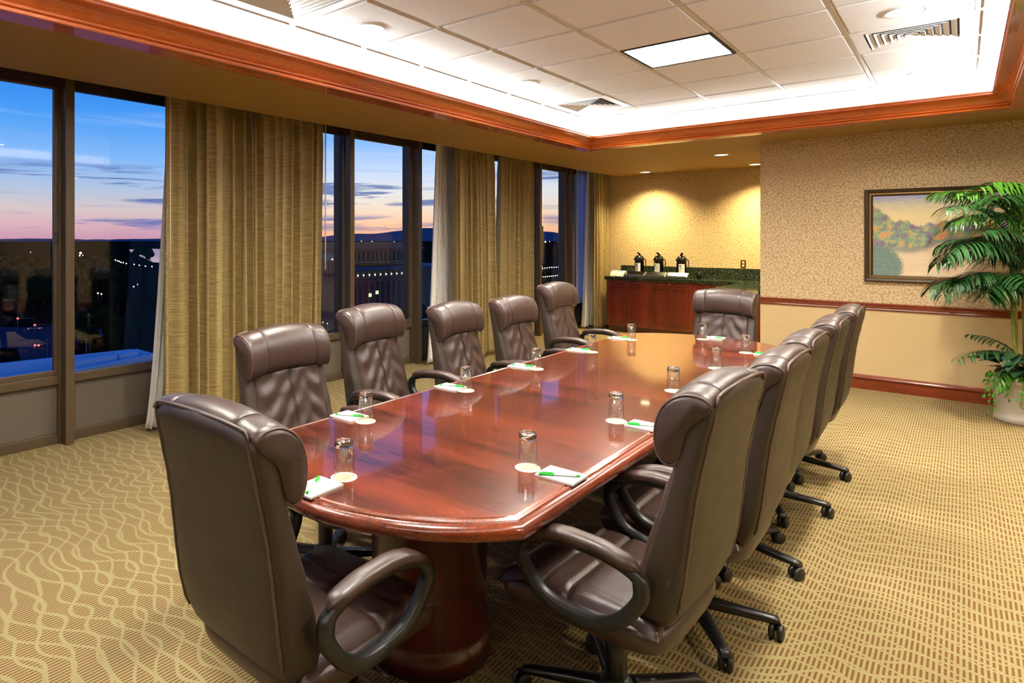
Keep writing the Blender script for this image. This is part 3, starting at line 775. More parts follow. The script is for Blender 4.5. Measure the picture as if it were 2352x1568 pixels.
# ------------------------------------------------------------------ chairs
# local: +x forward, z up, origin on the floor under the column
BACK = [  # z, rear x, front x, half width
    (0.400, -0.215, -0.175, 0.130), (0.415, -0.243, -0.165, 0.195), (0.450, -0.268, -0.160, 0.232), (0.520, -0.292, -0.168, 0.250), (0.600, -0.306, -0.188, 0.256), (0.700, -0.317, -0.218, 0.256),
    (0.800, -0.328, -0.248, 0.252), (0.880, -0.341, -0.270, 0.248), (0.960, -0.358, -0.284, 0.246), (1.040, -0.375, -0.292, 0.244), (1.080, -0.381, -0.300, 0.240), (1.098, -0.378, -0.312, 0.232), (1.106, -0.366, -0.325, 0.222)]
def back_at(z): return interp(BACK, z)
def sq(a, p): return math.copysign(abs(a) ** p, a)
def chair():
    t = empty('office_chair')
    # --- padded back body (rear shell and gusset)
    rings = []
    NR = 40
    for k in range(27):
        z = lerp(0.400, 1.106, k / 26)
        xr, xf, hw = back_at(z)
        xc, hx = (xr + xf) / 2, (xf - xr) / 2
        crown_ = 0.012
        ring = []
        for a in range(NR):
            th = 2 * PI * a / NR
            cx_, sy = sq(math.cos(th), 0.30), sq(math.sin(th), 0.30)
            xx = xc + hx * cx_
            if cx_ < 0: xx -= crown_ * (1 - sy * sy) * min(1, (z - 0.40) / 0.15)
            ring.append((xx, hw * sy, z - 0.03 * (abs(sy) ** 3) * max(0, (z - 1.0) / 0.11) ))
        rings.append(ring)
    body = MB().loft(rings).build('backrest', M['leather_back'], t)
    pp = []
    for k in range(23):
        z = lerp(0.485, 1.075, k / 22); xr, xf, hw = back_at(z); pp.append(((xr + xf) / 2 - 0.905 * (xf - xr) / 2 - 0.012 * 0.19, hw * 0.905, z))
    top = [(-0.378, 0.220 * math.cos(PI * k / 10), 1.078 + 0.020 * math.sin(PI * k / 10) ** 0.5) for k in range(1, 10)]
    pipe = pp + top + [(x, -y, z) for x, y, z in reversed(pp)]
    MB().tube(pipe, 0.0045, 6).build('piping', M['piping'], body)
    for s_ in (1, -1):
        MB().tube([(back_at(z)[0] + 0.035, s_ * (back_at(z)[2] - 0.003), z) for z in (0.44, 0.50, 0.55, 0.585)], 0.003, 5).build('zip_seam', M['thread'], body)
    # --- lumbar cushion
    def lum(u, v):
        y = lerp(-0.215, 0.215, u); z = lerp(0.43, 0.935, v)
        xr, xf, hw = back_at(z)
        e_ = min(1.0, (min(u, 1 - u)) / 0.10); ez = min(1.0, min(v, 1 - v) / 0.08)
        puff = 0.036 * math.sqrt(max(0.0, e_ * (2 - e_))) * math.sqrt(max(0.0, ez * (2 - ez)))
        seam = 0.009 * math.exp(-((u - 0.5) / 0.016) ** 2)
        wr = 0.0044 * math.sin(26 * v + 15 * abs(u - 0.5) + 2.0 * math.sin(9 * u)) * math.exp(-((abs(u - 0.5) - 0.36) / 0.16) ** 2)
        wr += 0.0034 * math.sin(30 * v - 22 * u + 1.3) * math.exp(-((abs(u - 0.5) - 0.10) / 0.10) ** 2)
        y += 0.022 * (0.5 - v) * (u - 0.5) * 2
        return (xf - 0.016 + puff - seam * (1 if puff > 0.02 else 0) + wr * e_ * ez, y, z)
    lc = MB().grid(lum, 56, 44).build('back_cushion', M['leather'], t, fix=False)
    for dy in (-0.007, 0.007):
        pts = []
        for k in range(30):
            v = lerp(0.10, 0.93, k / 29); p = lum(0.5 + dy / 0.43, v); pts.append((p[0] + 0.0012, p[1], p[2]))
        MB().tube(pts, 0.0013, 5).build('stitching', M['thread'], lc)
    # --- rolled head cushion: closed profile swept across, seams pinched in
    HP = catmull([(-0.290, 0, 0.935), (-0.262, 0, 0.913), (-0.236, 0, 0.926), (-0.222, 0, 0.972), (-0.226, 0, 1.030), (-0.250, 0, 1.082), (-0.296, 0, 1.114), (-0.345, 0, 1.117), (-0.374, 0, 1.098), (-0.362, 0, 1.070), (-0.32, 0, 1.03), (-0.300, 0, 0.97)], 4, True)
    cxh, czh = -0.295, 1.015
    rings = []
    ys = [-0.250, -0.249, -0.247, -0.243, -0.234, -0.222, -0.20, -0.175, -0.158, -0.151, -0.148, -0.145, -0.138, -0.12, -0.09, -0.05, 0.0]
    ys = ys + [-y for y in reversed(ys[:-1])]
    for y in ys:
        a = abs(y)
        k = 1.0
        if a > 0.232: k = 1.0 - 0.14 * ((a - 0.232) / 0.018) ** 2
        k -= 0.035 * math.exp(-((a - 0.148) / 0.005) ** 2)
        k += 0.012 * math.cos(min(1, a / 0.148) * PI / 2)
        drop = 0.026 * (a / 0.25) ** 2
        rings.append([(cxh + (p.x - cxh) * k, y, czh + (p.z - czh) * k - drop) for p in HP])
    hd = MB().loft(rings).build('headrest', M['leather'], t)
    for s_ in (1, -1):
        k = 0.955
        MB().tube([(cxh + (p.x - cxh) * k, s_ * 0.2425, czh + (p.z - czh) * k - 0.0245) for p in HP[:34]], 0.0042, 6).build('piping', M['piping'], hd)
        MB().tube([(cxh + (p.x - cxh) * 0.972, s_ * 0.148, czh + (p.z - czh) * 0.972 - 0.0091) for p in HP[:34]], 0.0018, 5).build('stitching', M['thread'], hd)
    # --- seat
    def seat_h(u, v):
        x = lerp(-0.255, 0.315, u); y = lerp(-0.262, 0.262, v)
        return x, y
    rings = []
    for (z, ins) in ((0.372, 0.05), (0.376, 0.03), (0.390, 0.012), (0.410, 0.004), (0.432, 0.0), (0.448, 0.004), (0.458, 0.016)):
        ring = []
        for a in range(56):
            th = 2 * PI * a / 56
            cx_, sy = sq(math.cos(th), 0.36), sq(math.sin(th), 0.36)
            ring.append((0.03 + (0.287 - ins) * cx_, (0.262 - ins) * sy, z - 0.030 * max(0, cx_ - 0.6) / 0.4))
        rings.append(ring)
    seat = MB().loft(rings).build('seat', M['leather'], t)
    def pad(u, v):
        x = lerp(-0.235, 0.300, u); y = lerp(-0.245, 0.245, v)
        ex = min(1, min(u, 1 - u) / 0.10); ey = min(1, min(v, 1 - v) / 0.10)
        h = 0.040 * math.sqrt(max(0, ex * (2 - ex))) * math.sqrt(max(0, ey * (2 - ey)))
        h -= 0.011 * (math.exp(-((x - 0.045) / 0.008) ** 2) + math.exp(-((x - 0.135) / 0.008) ** 2)) * (1 if 0.02 < v < 0.98 else 0)
        if 0.045 < x < 0.135: h -= 0.008 * math.exp(-((y) / 0.007) ** 2)
        h += 0.0025 * math.sin(40 * v + 8 * u) * math.exp(-((min(v, 1 - v) - 0.08) / 0.05) ** 2)
        return (x, y, 0.446 + h - 0.034 * max(0.0, (x - 0.17) / 0.145) ** 2)
    sp_ = MB().grid(pad, 60, 44).build('seat_pad', M['leather'], seat, fix=False)
    # --- arms
    LOOP = [(0.172, 0.590), (0.152, 0.530), (0.104, 0.474), (0.024, 0.449), (-0.072, 0.449), (-0.142, 0.486), (-0.202, 0.560), (-0.214, 0.606), (-0.200, 0.636), (-0.150, 0.656), (-0.060, 0.668), (0.045, 0.664), (0.125, 0.640)]
    for s_ in (1, -1):
        cl_ = catmull([(x, 0, z) for x, z in LOOP], 5, True)
        mb = MB(); n = len(cl_); rings = []
        for i, p in enumerate(cl_):
            tv = (cl_[(i + 1) % n] - cl_[i - 1]).normalized(); nv = Vector((-tv.z, 0, tv.x))
            hw = 0.021 if p.z < 0.63 else 0.016
            ring = []
            for a in range(12):
                th = 2 * PI * a / 12
                lean = 0.018 * (1 if p.z > 0.6 else (p.z - 0.45) / 0.15)
                ring.append(p + nv * (hw * sq(math.cos(th), 0.6)) + Vector((0, s_ * (0.284 + lean) + 0.019 * sq(math.sin(th), 0.6), 0)))
            rings.append(ring)
        rings.append(rings[0]); mb.loft(rings, True, False)
        for bx_, bz in ((-0.205, 0.59), (-0.165, 0.515), (0.0, 0.449), (0.10, 0.478)):
            mb.lathe([(0.0115, 0.0), (0.0115, 0.003), (0.008, 0.0045)], 12, Matrix.Translation((bx_, s_ * 0.298, bz)) @ Matrix.Rotation(-s_ * PI / 2, 4, 'X'))
        arm = mb.build('armrest', M['plastic'], t)
        # rear joint block and seat brackets
        MB().box(-0.10, 0.06, s_ * 0.235, s_ * 0.275, 0.425, 0.455).build('bracket', M['plastic'], arm, bevel=0.006)
        prs = []
        for k in range(17):
            u = k / 16; x = lerp(-0.212, 0.165, u)
            z = interp([(-0.212, 0.655), (-0.19, 0.664), (-0.095, 0.682), (0.0, 0.685), (0.042, 0.681), (0.09, 0.669), (0.14, 0.647), (0.170, 0.628)], x)[0]
            e_ = math.sqrt(max(0.02, 1 - (2 * u - 1) ** 8))
            prs.append([(x, s_ * 0.303 + 0.030 * e_ * sq(math.cos(2 * PI * a / 14), 0.7), z + 0.019 * e_ * sq(math.sin(2 * PI * a / 14), 0.7)) for a in range(14)])
        MB().loft(prs).build('arm_pad', M['leather'], arm)
    # --- mechanism, column, base
    mech = MB().box(-0.13, 0.13, -0.09, 0.09, 0.335, 0.375).build('tilt_mechanism', M['steel_black'], t, bevel=0.01)
    MB().tube([(0.02, -0.09, 0.352), (0.03, -0.22, 0.350), (0.035, -0.27, 0.345)], 0.006, 8).build('lever', M['plastic'], mech)
    MB().lathe([(0.030, 0.07), (0.034, 0.10), (0.034, 0.235), (0.028, 0.245), (0.028, 0.30), (0.024, 0.305), (0.024, 0.36)], 20).build('gas_column', M['steel_black'], t)
    MB().lathe([(0.045, 0.062), (0.055, 0.07), (0.055, 0.105), (0.040, 0.122), (0.030, 0.124)], 24).build('hub', M['plastic'], t)
    leg_me = None; cas_me = None
    for k in range(5):
        a = 2 * PI * k / 5 + 0.35
        if leg_me is None:
            rg = []
            for u in (0.0, 0.15, 0.4, 0.7, 0.9, 0.97, 1.0):
                r = lerp(0.035, 0.315, u); w_ = lerp(0.030, 0.021, u); zt = lerp(0.110, 0.078, u) - (0.02 if u > 0.985 else 0); zb = lerp(0.066, 0.052, u)
                rg.append([(r, w_ * sq(math.cos(2 * PI * q_ / 12), 0.7), (zt + zb) / 2 + (zt - zb) / 2 * sq(math.sin(2 * PI * q_ / 12), 0.7)) for q_ in range(12)])
            leg_me = MB().loft(rg).mesh('leg', M['steel_black'])
            mb = MB()
            for sd in (-1, 1):
                mb.lathe([(0.006, 0), (0.024, 0.001), (0.029, 0.006), (0.029, 0.016), (0.026, 0.020), (0.006, 0.022)], 22, Matrix.Translation((0.012, sd * 0.004, -0.034)) @ Matrix.Rotation(-sd * PI / 2, 4, 'X'))
            mb.tube([(0, 0, 0.0), (0, 0, -0.02), (0.012, 0, -0.034)], 0.007, 8)
            cas_me = mb.mesh('caster', M['plastic'])
        lg = link_mesh('leg', leg_me, t, (0, 0, 0), (0, 0, a))
        link_mesh('caster', cas_me, lg, (0.303, 0, 0.063), (0, 0, 0.9 + 1.7 * k))
    return t
proto = chair()
UP = ('backrest', 'back_cushion', 'headrest', 'seat', 'armrest', 'tilt_mechanism')
GR = 'brown leather conference chairs'
CH = [  # x, y, heading (deg), lift, spin of the base, label
    (-0.850, 1.985, 178, 0.000, 0.0, 'brown leather chair nearest the camera on the aisle side, loop arm under the table corner'),
    (-0.825, 2.670, 180, 0.002, 0.63, 'second brown leather chair from the camera on the aisle side'),
    (-0.860, 3.370, 180, 0.006, 0.1, 'middle brown leather chair of the five on the aisle side'),
    (-0.860, 4.120, 181, 0.008, 0.4, 'fourth brown leather chair from the camera on the aisle side'),
    (-0.860, 4.880, 181, 0.010, 0.2, 'farthest brown leather chair on the aisle side, before the picture wall'),
    (-1.455, 1.215, 90, 0.000, 0.1, 'brown leather chair at the near end of the table, seen from behind'),
    (-2.225, 1.930, 2, -0.008, 0.5, 'brown leather chair nearest the camera on the window side, before the gold drapery'),
    (-2.330, 2.680, 8, 0.042, 0.2, 'second brown leather chair from the camera on the window side, before the arcaded building'),
    (-2.250, 3.380, 4, 0.008, 0.6, 'middle brown leather chair of the five on the window side'),
    (-2.250, 4.090, 2, 0.000, 0.3, 'fourth brown leather chair from the camera on the window side'),
    (-2.330, 4.930, 2, 0.055, 0.1, 'farthest brown leather chair on the window side, taller than its neighbours'),
    (-1.575, 5.560, -97, 0.000, 0.4, 'brown leather chair at the far end of the table, before the cabinets'),
]
for i, (x, y, hd_, dz_, sp_, lb) in enumerate(CH):
    c = proto if i == 0 else copy_tree(proto)
    c.location = (x, y, 0); c.rotation_euler = (0, 0, math.radians(hd_))
    tag(c, lb, 'chair', GR)
CHAIRS = [o for o in COL.objects if o.type == 'EMPTY' and o.name.startswith('office_chair')]
BACK_LIFT = {0: 0.045, 1: 0.024, 2: 0.006, 3: 0.004, 5: 0.012, 6: 0.010, 11: -0.004}      # backs ratcheted to different heights
for lb_i, (c, (x, y, hd_, dz_, sp_, lb)) in enumerate(zip(CHAIRS, CH)):
    for ch in c.children:
        k = ch.name.split('.')[0]
        if k in UP: ch.location.z = dz_ + (BACK_LIFT.get(lb_i, 0.0) if k in ('backrest', 'back_cushion', 'headrest') else 0.0)
        if k == 'leg': ch.rotation_euler.z += sp_

# ------------------------------------------------------------------ table settings
def facets():
    """inverted tumbler: mouth down, thick cut base up"""
    H_, R0, R1 = 0.122, 0.0325, 0.0305
    wall = [(R0 - 0.0016, 0.0), (R0, 0.0), (R0, 0.003), (lerp(R0, R1, 0.85), 0.102), (lerp(R0, R1, 0.85) - 0.0016, 0.102), (R0 - 0.0016, 0.0)]
    w_me = MB().lathe(wall, 40, cap0=False, cap1=False).mesh('tumbler', M['thin_glass'])
    base = [(0.0005, 0.1040), (0.020, 0.1035), (0.0270, 0.1022), (lerp(R0, R1, 0.85), 0.1022), (R1 + 0.0004, 0.110), (R1 + 0.0004, 0.117), (R1 - 0.001, H_), (0.0245, H_ + 0.0004), (0.0005, H_ - 0.0005)]
    mb = MB().lathe(base[:7], 48, cap0=False, cap1=False)
    def dome(u, v):
        r = (R1 - 0.001) * (1 - v); a = 2 * PI * u
        k = 0.0022 * abs(math.sin(r * 420.0)) * (0.45 + 0.55 * abs(math.sin(a * (6 + 6 * round(r * 130) % 3) / 2.0))) if v > 0 else 0.0
        return (r * math.cos(a), r * math.sin(a), H_ + k)
    mb.grid(dome, 48, 14, False)
    b_me = mb.mesh('foot', M['glass'])
    bm = bmesh.new(); bm.from_mesh(b_me); bmesh.ops.remove_doubles(bm, verts=bm.verts, dist=0.00005); bmesh.ops.recalc_face_normals(bm, faces=bm.faces); bm.to_mesh(b_me); bm.free()
    return w_me, b_me
glass_me, foot_me = facets()
coaster_me = MB().lathe([(0.0005, 0), (0.0440, 0.0), (0.0445, 0.0008), (0.0440, 0.0016), (0.0405, 0.0018), (0.0400, 0.0012), (0.0005, 0.0012)], 40, smooth=False).mesh('coaster', M['coaster'])
pad_me = MB().box(-0.0545, 0.0545, -0.070, 0.070, 0.0, 0.006).mesh('sheets', M['paper_white'])
back_me = MB().box(-0.0545, 0.0545, -0.070, 0.070, -0.001, 0.0).mesh('backing_board', M['ink_grey'])
def text_mesh(s_, size, mat, name='lettering'):
    cu = bpy.data.curves.new(name, 'FONT'); cu.body = s_; cu.size = size; cu.extrude = 0.00008; cu.align_x = 'CENTER'; cu.align_y = 'CENTER'
    ob = bpy.data.objects.new(name, cu); COL.objects.link(ob)
    bpy.context.view_layer.update()
    me = bpy.data.meshes.new_from_object(ob.evaluated_get(bpy.context.evaluated_depsgraph_get()))
    bpy.data.objects.remove(ob); bpy.data.curves.remove(cu)
    me.name = name; me.materials.clear(); me.materials.append(mat)
    return me
head_me = text_mesh('Holiday Inn', 0.0085, M['ink_grey'])
pen_txt = text_mesh('H  Holiday Inn', 0.0062, M['ink'])
pen_body = MB().lathe([(0.0022, -0.066), (0.0040, -0.064), (0.0042, -0.052), (0.0042, 0.02)], 14, Matrix.Rotation(PI / 2, 4, 'Y')).mesh('barrel', M['pen_white'])
pen_cap = MB().lathe([(0.0047, 0.018), (0.0049, 0.03), (0.0049, 0.062), (0.0036, 0.067), (0.001, 0.068)], 14, Matrix.Rotation(PI / 2, 4, 'Y')).box(0.02, 0.060, -0.0016, 0.0016, 0.0045, 0.0066).mesh('cap', M['green'])
pen_end = MB().lathe([(0.0043, -0.068), (0.0045, -0.060), (0.0043, -0.056)], 14, Matrix.Rotation(PI / 2, 4, 'Y')).mesh('plug', M['green'])
TZ = 0.75
def setting(gx, gy, px, py, prot, penx, peny, penrot, where):
    c = link_mesh('coaster', coaster_me, None, (gx, gy, TZ)); tag(c, 'round cream paper coaster ' + where, 'coaster', 'paper coasters')
    t = empty('drinking_glass', (gx, gy, TZ + 0.0012)); tag(t, 'upturned clear tumbler ' + where, 'glass', 'upturned tumblers')
    link_mesh('tumbler', glass_me, t); link_mesh('foot', foot_me, t)
    p = empty('notepad', (px, py, TZ + 0.001), prot); tag(p, 'white notepad ' + where, 'notepad', 'white notepads')
    link_mesh('sheets', pad_me, p); link_mesh('backing_board', back_me, p)
    hm = link_mesh('letterhead', head_me, p, (0.0, 0.059, 0.0062))
    e_ = empty('pen', (penx, peny, TZ + 0.0119), penrot); tag(e_, 'white pen with green cap ' + where, 'pen', 'green capped pens')
    link_mesh('barrel', pen_body, e_); link_mesh('cap', pen_cap, e_); link_mesh('plug', pen_end, e_)
    link_mesh('lettering', pen_txt, e_, (-0.012, 0, 0.00425))
names = ('nearest', 'second nearest', 'in the middle', 'second farthest', 'farthest')
for i, gy in enumerate((1.929, 2.667, 3.392, 4.152, 4.860)):
    setting(-1.958, gy, -2.060, gy - 0.001, -PI / 2, -2.050, gy - 0.008 + 0.01 * (i % 2), 0.45 - 0.04 * (i % 3), 'on the window side of the table, ' + names[i])
for i, gy in enumerate((1.911, 2.655, 3.379, 4.138, 4.841)):
    setting(-1.137, gy, -1.012, gy + 0.006, PI / 2, -1.010, gy - 0.012, PI + (0.56, 0.40, 0.45, 0.30, 0.05)[i], 'on the aisle side of the table, ' + names[i])
setting(-1.553, 1.429, -1.552, 1.306, 0.03, -1.560, 1.302, 2.15, 'at the near end of the table')
setting(-1.546, 5.262, -1.480, 5.375, PI, -1.490, 5.350, -0.1, 'at the far end of the table')

# ------------------------------------------------------------------ coffee counter in the alcove
CF = 10.10          # cabinet front
def cabinet(x0, x1, label):
    t = empty('base_cabinet', ((x0 + x1) / 2, CF, 0)); tag(t, label, 'cabinet', 'cherry base cabinets')
    hw = (x1 - x0) / 2 - 0.001
    box('body', M['cherry'], (-hw, hw, 0.02, AY - CF - 0.005, 0.10, 0.855), t)
    box('toe_kick', M['drum'], (-hw, hw, 0.07, AY - CF - 0.005, 0.0, 0.10), t)
    # face frame
    box('face_rail', M['cherry'], (-hw, hw, 0.0, 0.02, 0.79, 0.855), t)
    box('face_rail', M['cherry'], (-hw, hw, 0.0, 0.02, 0.10, 0.155), t)
    for s_ in (-1, 1): box('face_stile', M['cherry'], (s_ * hw, s_ * (hw - 0.06), 0.0, 0.02, 0.155, 0.79), t)
    for s_ in (-1, 1):
        dw = (hw - 0.06) / 1.0
        dr = box('door', M['cherry'], (0.002, dw - 0.002, -0.008, 0.018, 0.158, 0.787) if s_ > 0 else (-dw + 0.002, -0.002, -0.008, 0.018, 0.158, 0.787), t, 0.002)
        xo0, xo1 = (0.030, dw - 0.030) if s_ > 0 else (-dw + 0.030, -0.030)
        # applied panel moulding, top rail sloped so that it catches the downlight
        for nm, dm in (('bead', (xo0, xo0 + 0.014, -0.020, -0.008, 0.195, 0.745)), ('bead', (xo1 - 0.014, xo1, -0.020, -0.008, 0.195, 0.745)), ('bead', (xo0, xo1, -0.020, -0.008, 0.185, 0.199))):
            box(nm, M['cherry'], dm, dr, 0.004)
        MB().add([(xo0, -0.008, 0.760), (xo1, -0.008, 0.760), (xo1, -0.030, 0.738), (xo0, -0.030, 0.738), (xo0, -0.008, 0.732), (xo1, -0.008, 0.732)], [(0, 1, 2, 3), (3, 2, 5, 4), (0, 3, 4), (1, 5, 2), (0, 4, 5, 1)]).build('bead', M['cherry'], dr)
        px = (xo0 + xo1) / 2
        MB().tube([(px - 0.045, -0.002, 0.820), (px - 0.045, -0.022, 0.820), (px + 0.045, -0.022, 0.820), (px + 0.045, -0.002, 0.820)], 0.005, 8).build('handle', M['brass'], t)
    MB().lathe([(0.012, 0), (0.012, 0.006), (0.004, 0.007)], 14, Matrix.Translation((0.0, -0.001, 0.822)) @ Matrix.Rotation(PI / 2, 4, 'X')).build('lock', M['chrome'], t)
    return t
cabinet(-4.49, -3.80, 'cherry base cabinet next to the gold drapery in the alcove')
cabinet(-3.80, -3.11, 'cherry base cabinet under the third coffee urn')
cabinet(-3.11, -2.42, 'cherry base cabinet in the inner corner, behind the far chair')
rt = empty('base_cabinet', (AX, 9.0, 0)); tag(rt, 'cherry return cabinet against the end of the picture wall', 'cabinet', 'cherry base cabinets')
box('body', M['cherry'], (-0.68, -0.002, -1.03, 1.09, 0.10, 0.855), rt); box('toe_kick', M['drum'], (-0.62, -0.002, -1.0, 1.09, 0.0, 0.10), rt)
box('end_panel', M['cherry'], (-0.68, -0.002, -1.05, -1.03, 0.0, 0.855), rt)
ct = MB()
poly = [(-4.52, 10.07), (-2.41, 10.07), (-2.41, 7.94), (AX - 0.001, 7.94), (AX - 0.001, AY - 0.001), (-4.52, AY - 0.001)]
ct.prism(poly, 0.857, 0.915)
ctop = empty('granite_countertop', (0, 0, 0)); tag(ctop, 'dark green granite countertop running round the alcove', 'countertop')
ct.build('slab', M['granite'], ctop, bevel=0.006)
box('backsplash', M['granite'], (-4.44, AX - 0.02, AY - 0.025, AY - 0.002, 0.915, 1.085), ctop, 0.004)
box('backsplash', M['granite'], (AX - 0.022, AX - 0.002, 7.94, AY - 0.026, 0.915, 1.02), ctop, 0.004)
def airpot(x, y, label, rz):
    t = empty('coffee_urn', (x, y, 0.915), rz); tag(t, label, 'coffee urn', 'black coffee urns')
    MB().lathe([(0.070, 0.0), (0.076, 0.006), (0.076, 0.020), (0.072, 0.026), (0.074, 0.03), (0.074, 0.265), (0.076, 0.27)], 32).build('body', M['black'], t)
    MB().lathe([(0.076, 0.270), (0.079, 0.275), (0.079, 0.300), (0.068, 0.325), (0.050, 0.345), (0.034, 0.352)], 32).build('lid', M['black'], t)
    lv = MB().add([(-0.02, 0.045, 0.350), (0.02, 0.045, 0.350), (0.018, -0.075, 0.392), (-0.018, -0.075, 0.392), (-0.02, 0.045, 0.362), (0.02, 0.045, 0.362), (0.018, -0.070, 0.406), (-0.018, -0.070, 0.406)],
                  [(0, 1, 2, 3), (7, 6, 5, 4), (0, 4, 5, 1), (1, 5, 6, 2), (2, 6, 7, 3), (3, 7, 4, 0)])
    lv.build('pump_lever', M['black'], t, bevel=0.004)
    MB().tube(catmull([(0.070, 0, 0.300), (0.098, 0, 0.285), (0.106, 0, 0.235), (0.100, 0, 0.185), (0.092, 0, 0.165)], 5), 0.007, 8).build('bail_handle', M['plastic'], t)
    MB().tube([(-0.078, 0, 0.285), (-0.090, 0, 0.282)], 0.012, 10).build('handle_pivot', M['plastic'], t)
    MB().tube([(0, -0.070, 0.315), (0, -0.105, 0.312), (0, -0.122, 0.285), (0, -0.122, 0.265)], 0.010, 10).build('spout', M['black'], t)
    def lab(u, v):
        a = lerp(-0.62, 0.62, u) - PI / 2 - 0.12
        return (0.0748 * math.cos(a), 0.0748 * math.sin(a), lerp(0.055, 0.225, v))
    card = MB().grid(lab, 10, 2).build('label_card', M['paper_white'], t, fix=False)
    def mk(u0, u1, v0, v1, mt):
        MB().grid(lambda u, v: tuple(Vector(lab(lerp(u0, u1, u), lerp(v0, v1, v))) * 1.0 + Vector((math.cos(lerp(-0.62, 0.62, lerp(u0, u1, u)) - PI / 2 - 0.12), math.sin(lerp(-0.62, 0.62, lerp(u0, u1, u)) - PI / 2 - 0.12), 0)) * 0.0004), 4, 1).build('printing', mt, card, fix=False)
    mk(0.15, 0.42, 0.74, 0.90, M['ink_blue']); mk(0.15, 0.62, 0.60, 0.65, M['ink_grey']); mk(0.15, 0.50, 0.51, 0.55, M['ink_grey'])
airpot(-4.055, 10.40, 'black coffee urn nearest the gold drapery, white card on its front', 0.1)
airpot(-3.735, 10.40, 'black coffee urn in the middle of the three', 0.05)
airpot(-3.375, 10.40, 'black coffee urn farthest from the window, beside the dark cup', 0.45)
# condiment caddy: three black bays with steel fronts
cd = empty('condiment_caddy', (-3.72, 10.22, 0.915)); tag(cd, 'black condiment caddy with three steel-fronted bays', 'caddy')
box('base', M['black'], (-0.50, 0.50, -0.07, 0.07, 0.0, 0.012), cd)
for k in range(4):
    xk = -0.50 + k * 0.3333
    MB().add([(xk - 0.006, -0.07, 0.0), (xk - 0.006, 0.07, 0.0), (xk - 0.006, 0.07, 0.085), (xk - 0.006, 0.0, 0.075), (xk - 0.006, -0.07, 0.03),
              (xk + 0.006, -0.07, 0.0), (xk + 0.006, 0.07, 0.0), (xk + 0.006, 0.07, 0.085), (xk + 0.006, 0.0, 0.075), (xk + 0.006, -0.07, 0.03)],
             [(0, 1, 2, 3, 4), (9, 8, 7, 6, 5), (0, 5, 6, 1), (1, 6, 7, 2), (2, 7, 8, 3), (3, 8, 9, 4), (4, 9, 5, 0)]).build('divider', M['stainless'], cd)
for k in range(3):
    a = -0.50 + k * 0.3333 + 0.006; b_ = a + 0.3213
    box('front', M['stainless'], (a, b_, -0.072, -0.066, 0.010, 0.042), cd, rot=(0, 0, 0))
    MB().add([(a, -0.010, 0.012), (b_, -0.010, 0.012), (b_, 0.066, 0.088), (a, 0.066, 0.088), (a, 0.000, 0.006), (b_, 0.000, 0.006), (b_, 0.072, 0.082), (a, 0.072, 0.082)],
             [(0, 1, 2, 3), (7, 6, 5, 4), (0, 4, 5, 1), (1, 5, 6, 2), (2, 6, 7, 3), (3, 7, 4, 0)]).build('bay', M['black'], cd)
def tray(x, label, w_):
    t = empty('napkin_holder', (x, 10.22, 0.915)); tag(t, label, 'holder', 'white holders on the counter')
    MB().add([(-w_, -0.08, 0), (w_, -0.08, 0), (w_, 0.08, 0), (-w_, 0.08, 0), (-w_, -0.05, 0.075), (w_, -0.05, 0.075), (w_, 0.08, 0.085), (-w_, 0.08, 0.085)],
             [(3, 2, 1, 0), (4, 5, 6, 7), (0, 1, 5, 4), (1, 2, 6, 5), (2, 3, 7, 6), (3, 0, 4, 7)]).build('case', M['white_plastic'], t, bevel=0.006)
    box('napkins', M['paper_white'], (-w_ + 0.012, w_ - 0.012, -0.03, 0.065, 0.07, 0.092), t)
tray(-4.41, 'small white holder at the very end of the granite counter', 0.045); tray(-4.29, 'white holder beside the condiment caddy', 0.065)
cp = empty('cup', (-3.08, 10.30, 0.915)); tag(cp, 'dark cup standing alone on the granite counter', 'cup')
MB().lathe([(0.030, 0), (0.034, 0.004), (0.042, 0.105), (0.040, 0.106), (0.033, 0.01), (0.002, 0.008)], 24, cap1=False).build('beaker', M['black'], cp)
MB().lathe([(0.041, 0.100), (0.044, 0.104), (0.042, 0.110), (0.039, 0.106)], 24, cap0=False, cap1=False).build('rim', M['plastic'], cp)
ol = empty('wall_outlet', (-2.525, AY, 1.155)); tag(ol, 'brass outlet plate above the granite backsplash', 'outlet')
box('plate', M['brass'], (-0.038, 0.038, -0.007, 0.0, -0.060, 0.060), ol, 0.003)
for zz in (-0.024, 0.024): MB().lathe([(0.017, 0), (0.017, 0.003), (0.014, 0.004)], 18, Matrix.Translation((0, -0.007, zz)) @ Matrix.Rotation(PI / 2, 4, 'X')).build('socket', M['ivory'], ol)

# ------------------------------------------------------------------ framed painting
pf = empty('framed_painting', (-0.185, FY, 1.577)); tag(pf, 'landscape painting of a river bend in a dark antique frame', 'painting')
PW, PH = 0.574, 0.468
def frame_side(side):
    prof = [(0, 0.0), (0, 0.030), (0.012, 0.042), (0.030, 0.036), (0.044, 0.024), (0.052, 0.026), (0.062, 0.018), (0.070, 0.014), (0.070, 0.0)]
    def P(d_, h_, e_):
        x, z = PW - d_, PH - d_
        return {'T': ((-x, -h_, z), (x, -h_, z)), 'B': ((-x, -h_, -z), (x, -h_, -z)), 'L': ((-x, -h_, -z), (-x, -h_, z)), 'R': ((x, -h_, -z), (x, -h_, z))}[side][e_]
    o = MB().loft([[P(d_, h_, 0) for d_, h_ in prof], [P(d_, h_, 1) for d_, h_ in prof]], True, True, False).build('frame_rail', M['frame'], pf)
    pr2 = [(0.0405, 0.0275), (0.045, 0.0285), (0.052, 0.0285), (0.0555, 0.024)]
    MB().loft([[P(d_, h_, 0) for d_, h_ in pr2], [P(d_, h_, 1) for d_, h_ in pr2]], True, True, False).build('gilt_edge', M['frame_gold'], o)
for s_ in 'TBLR': frame_side(s_)
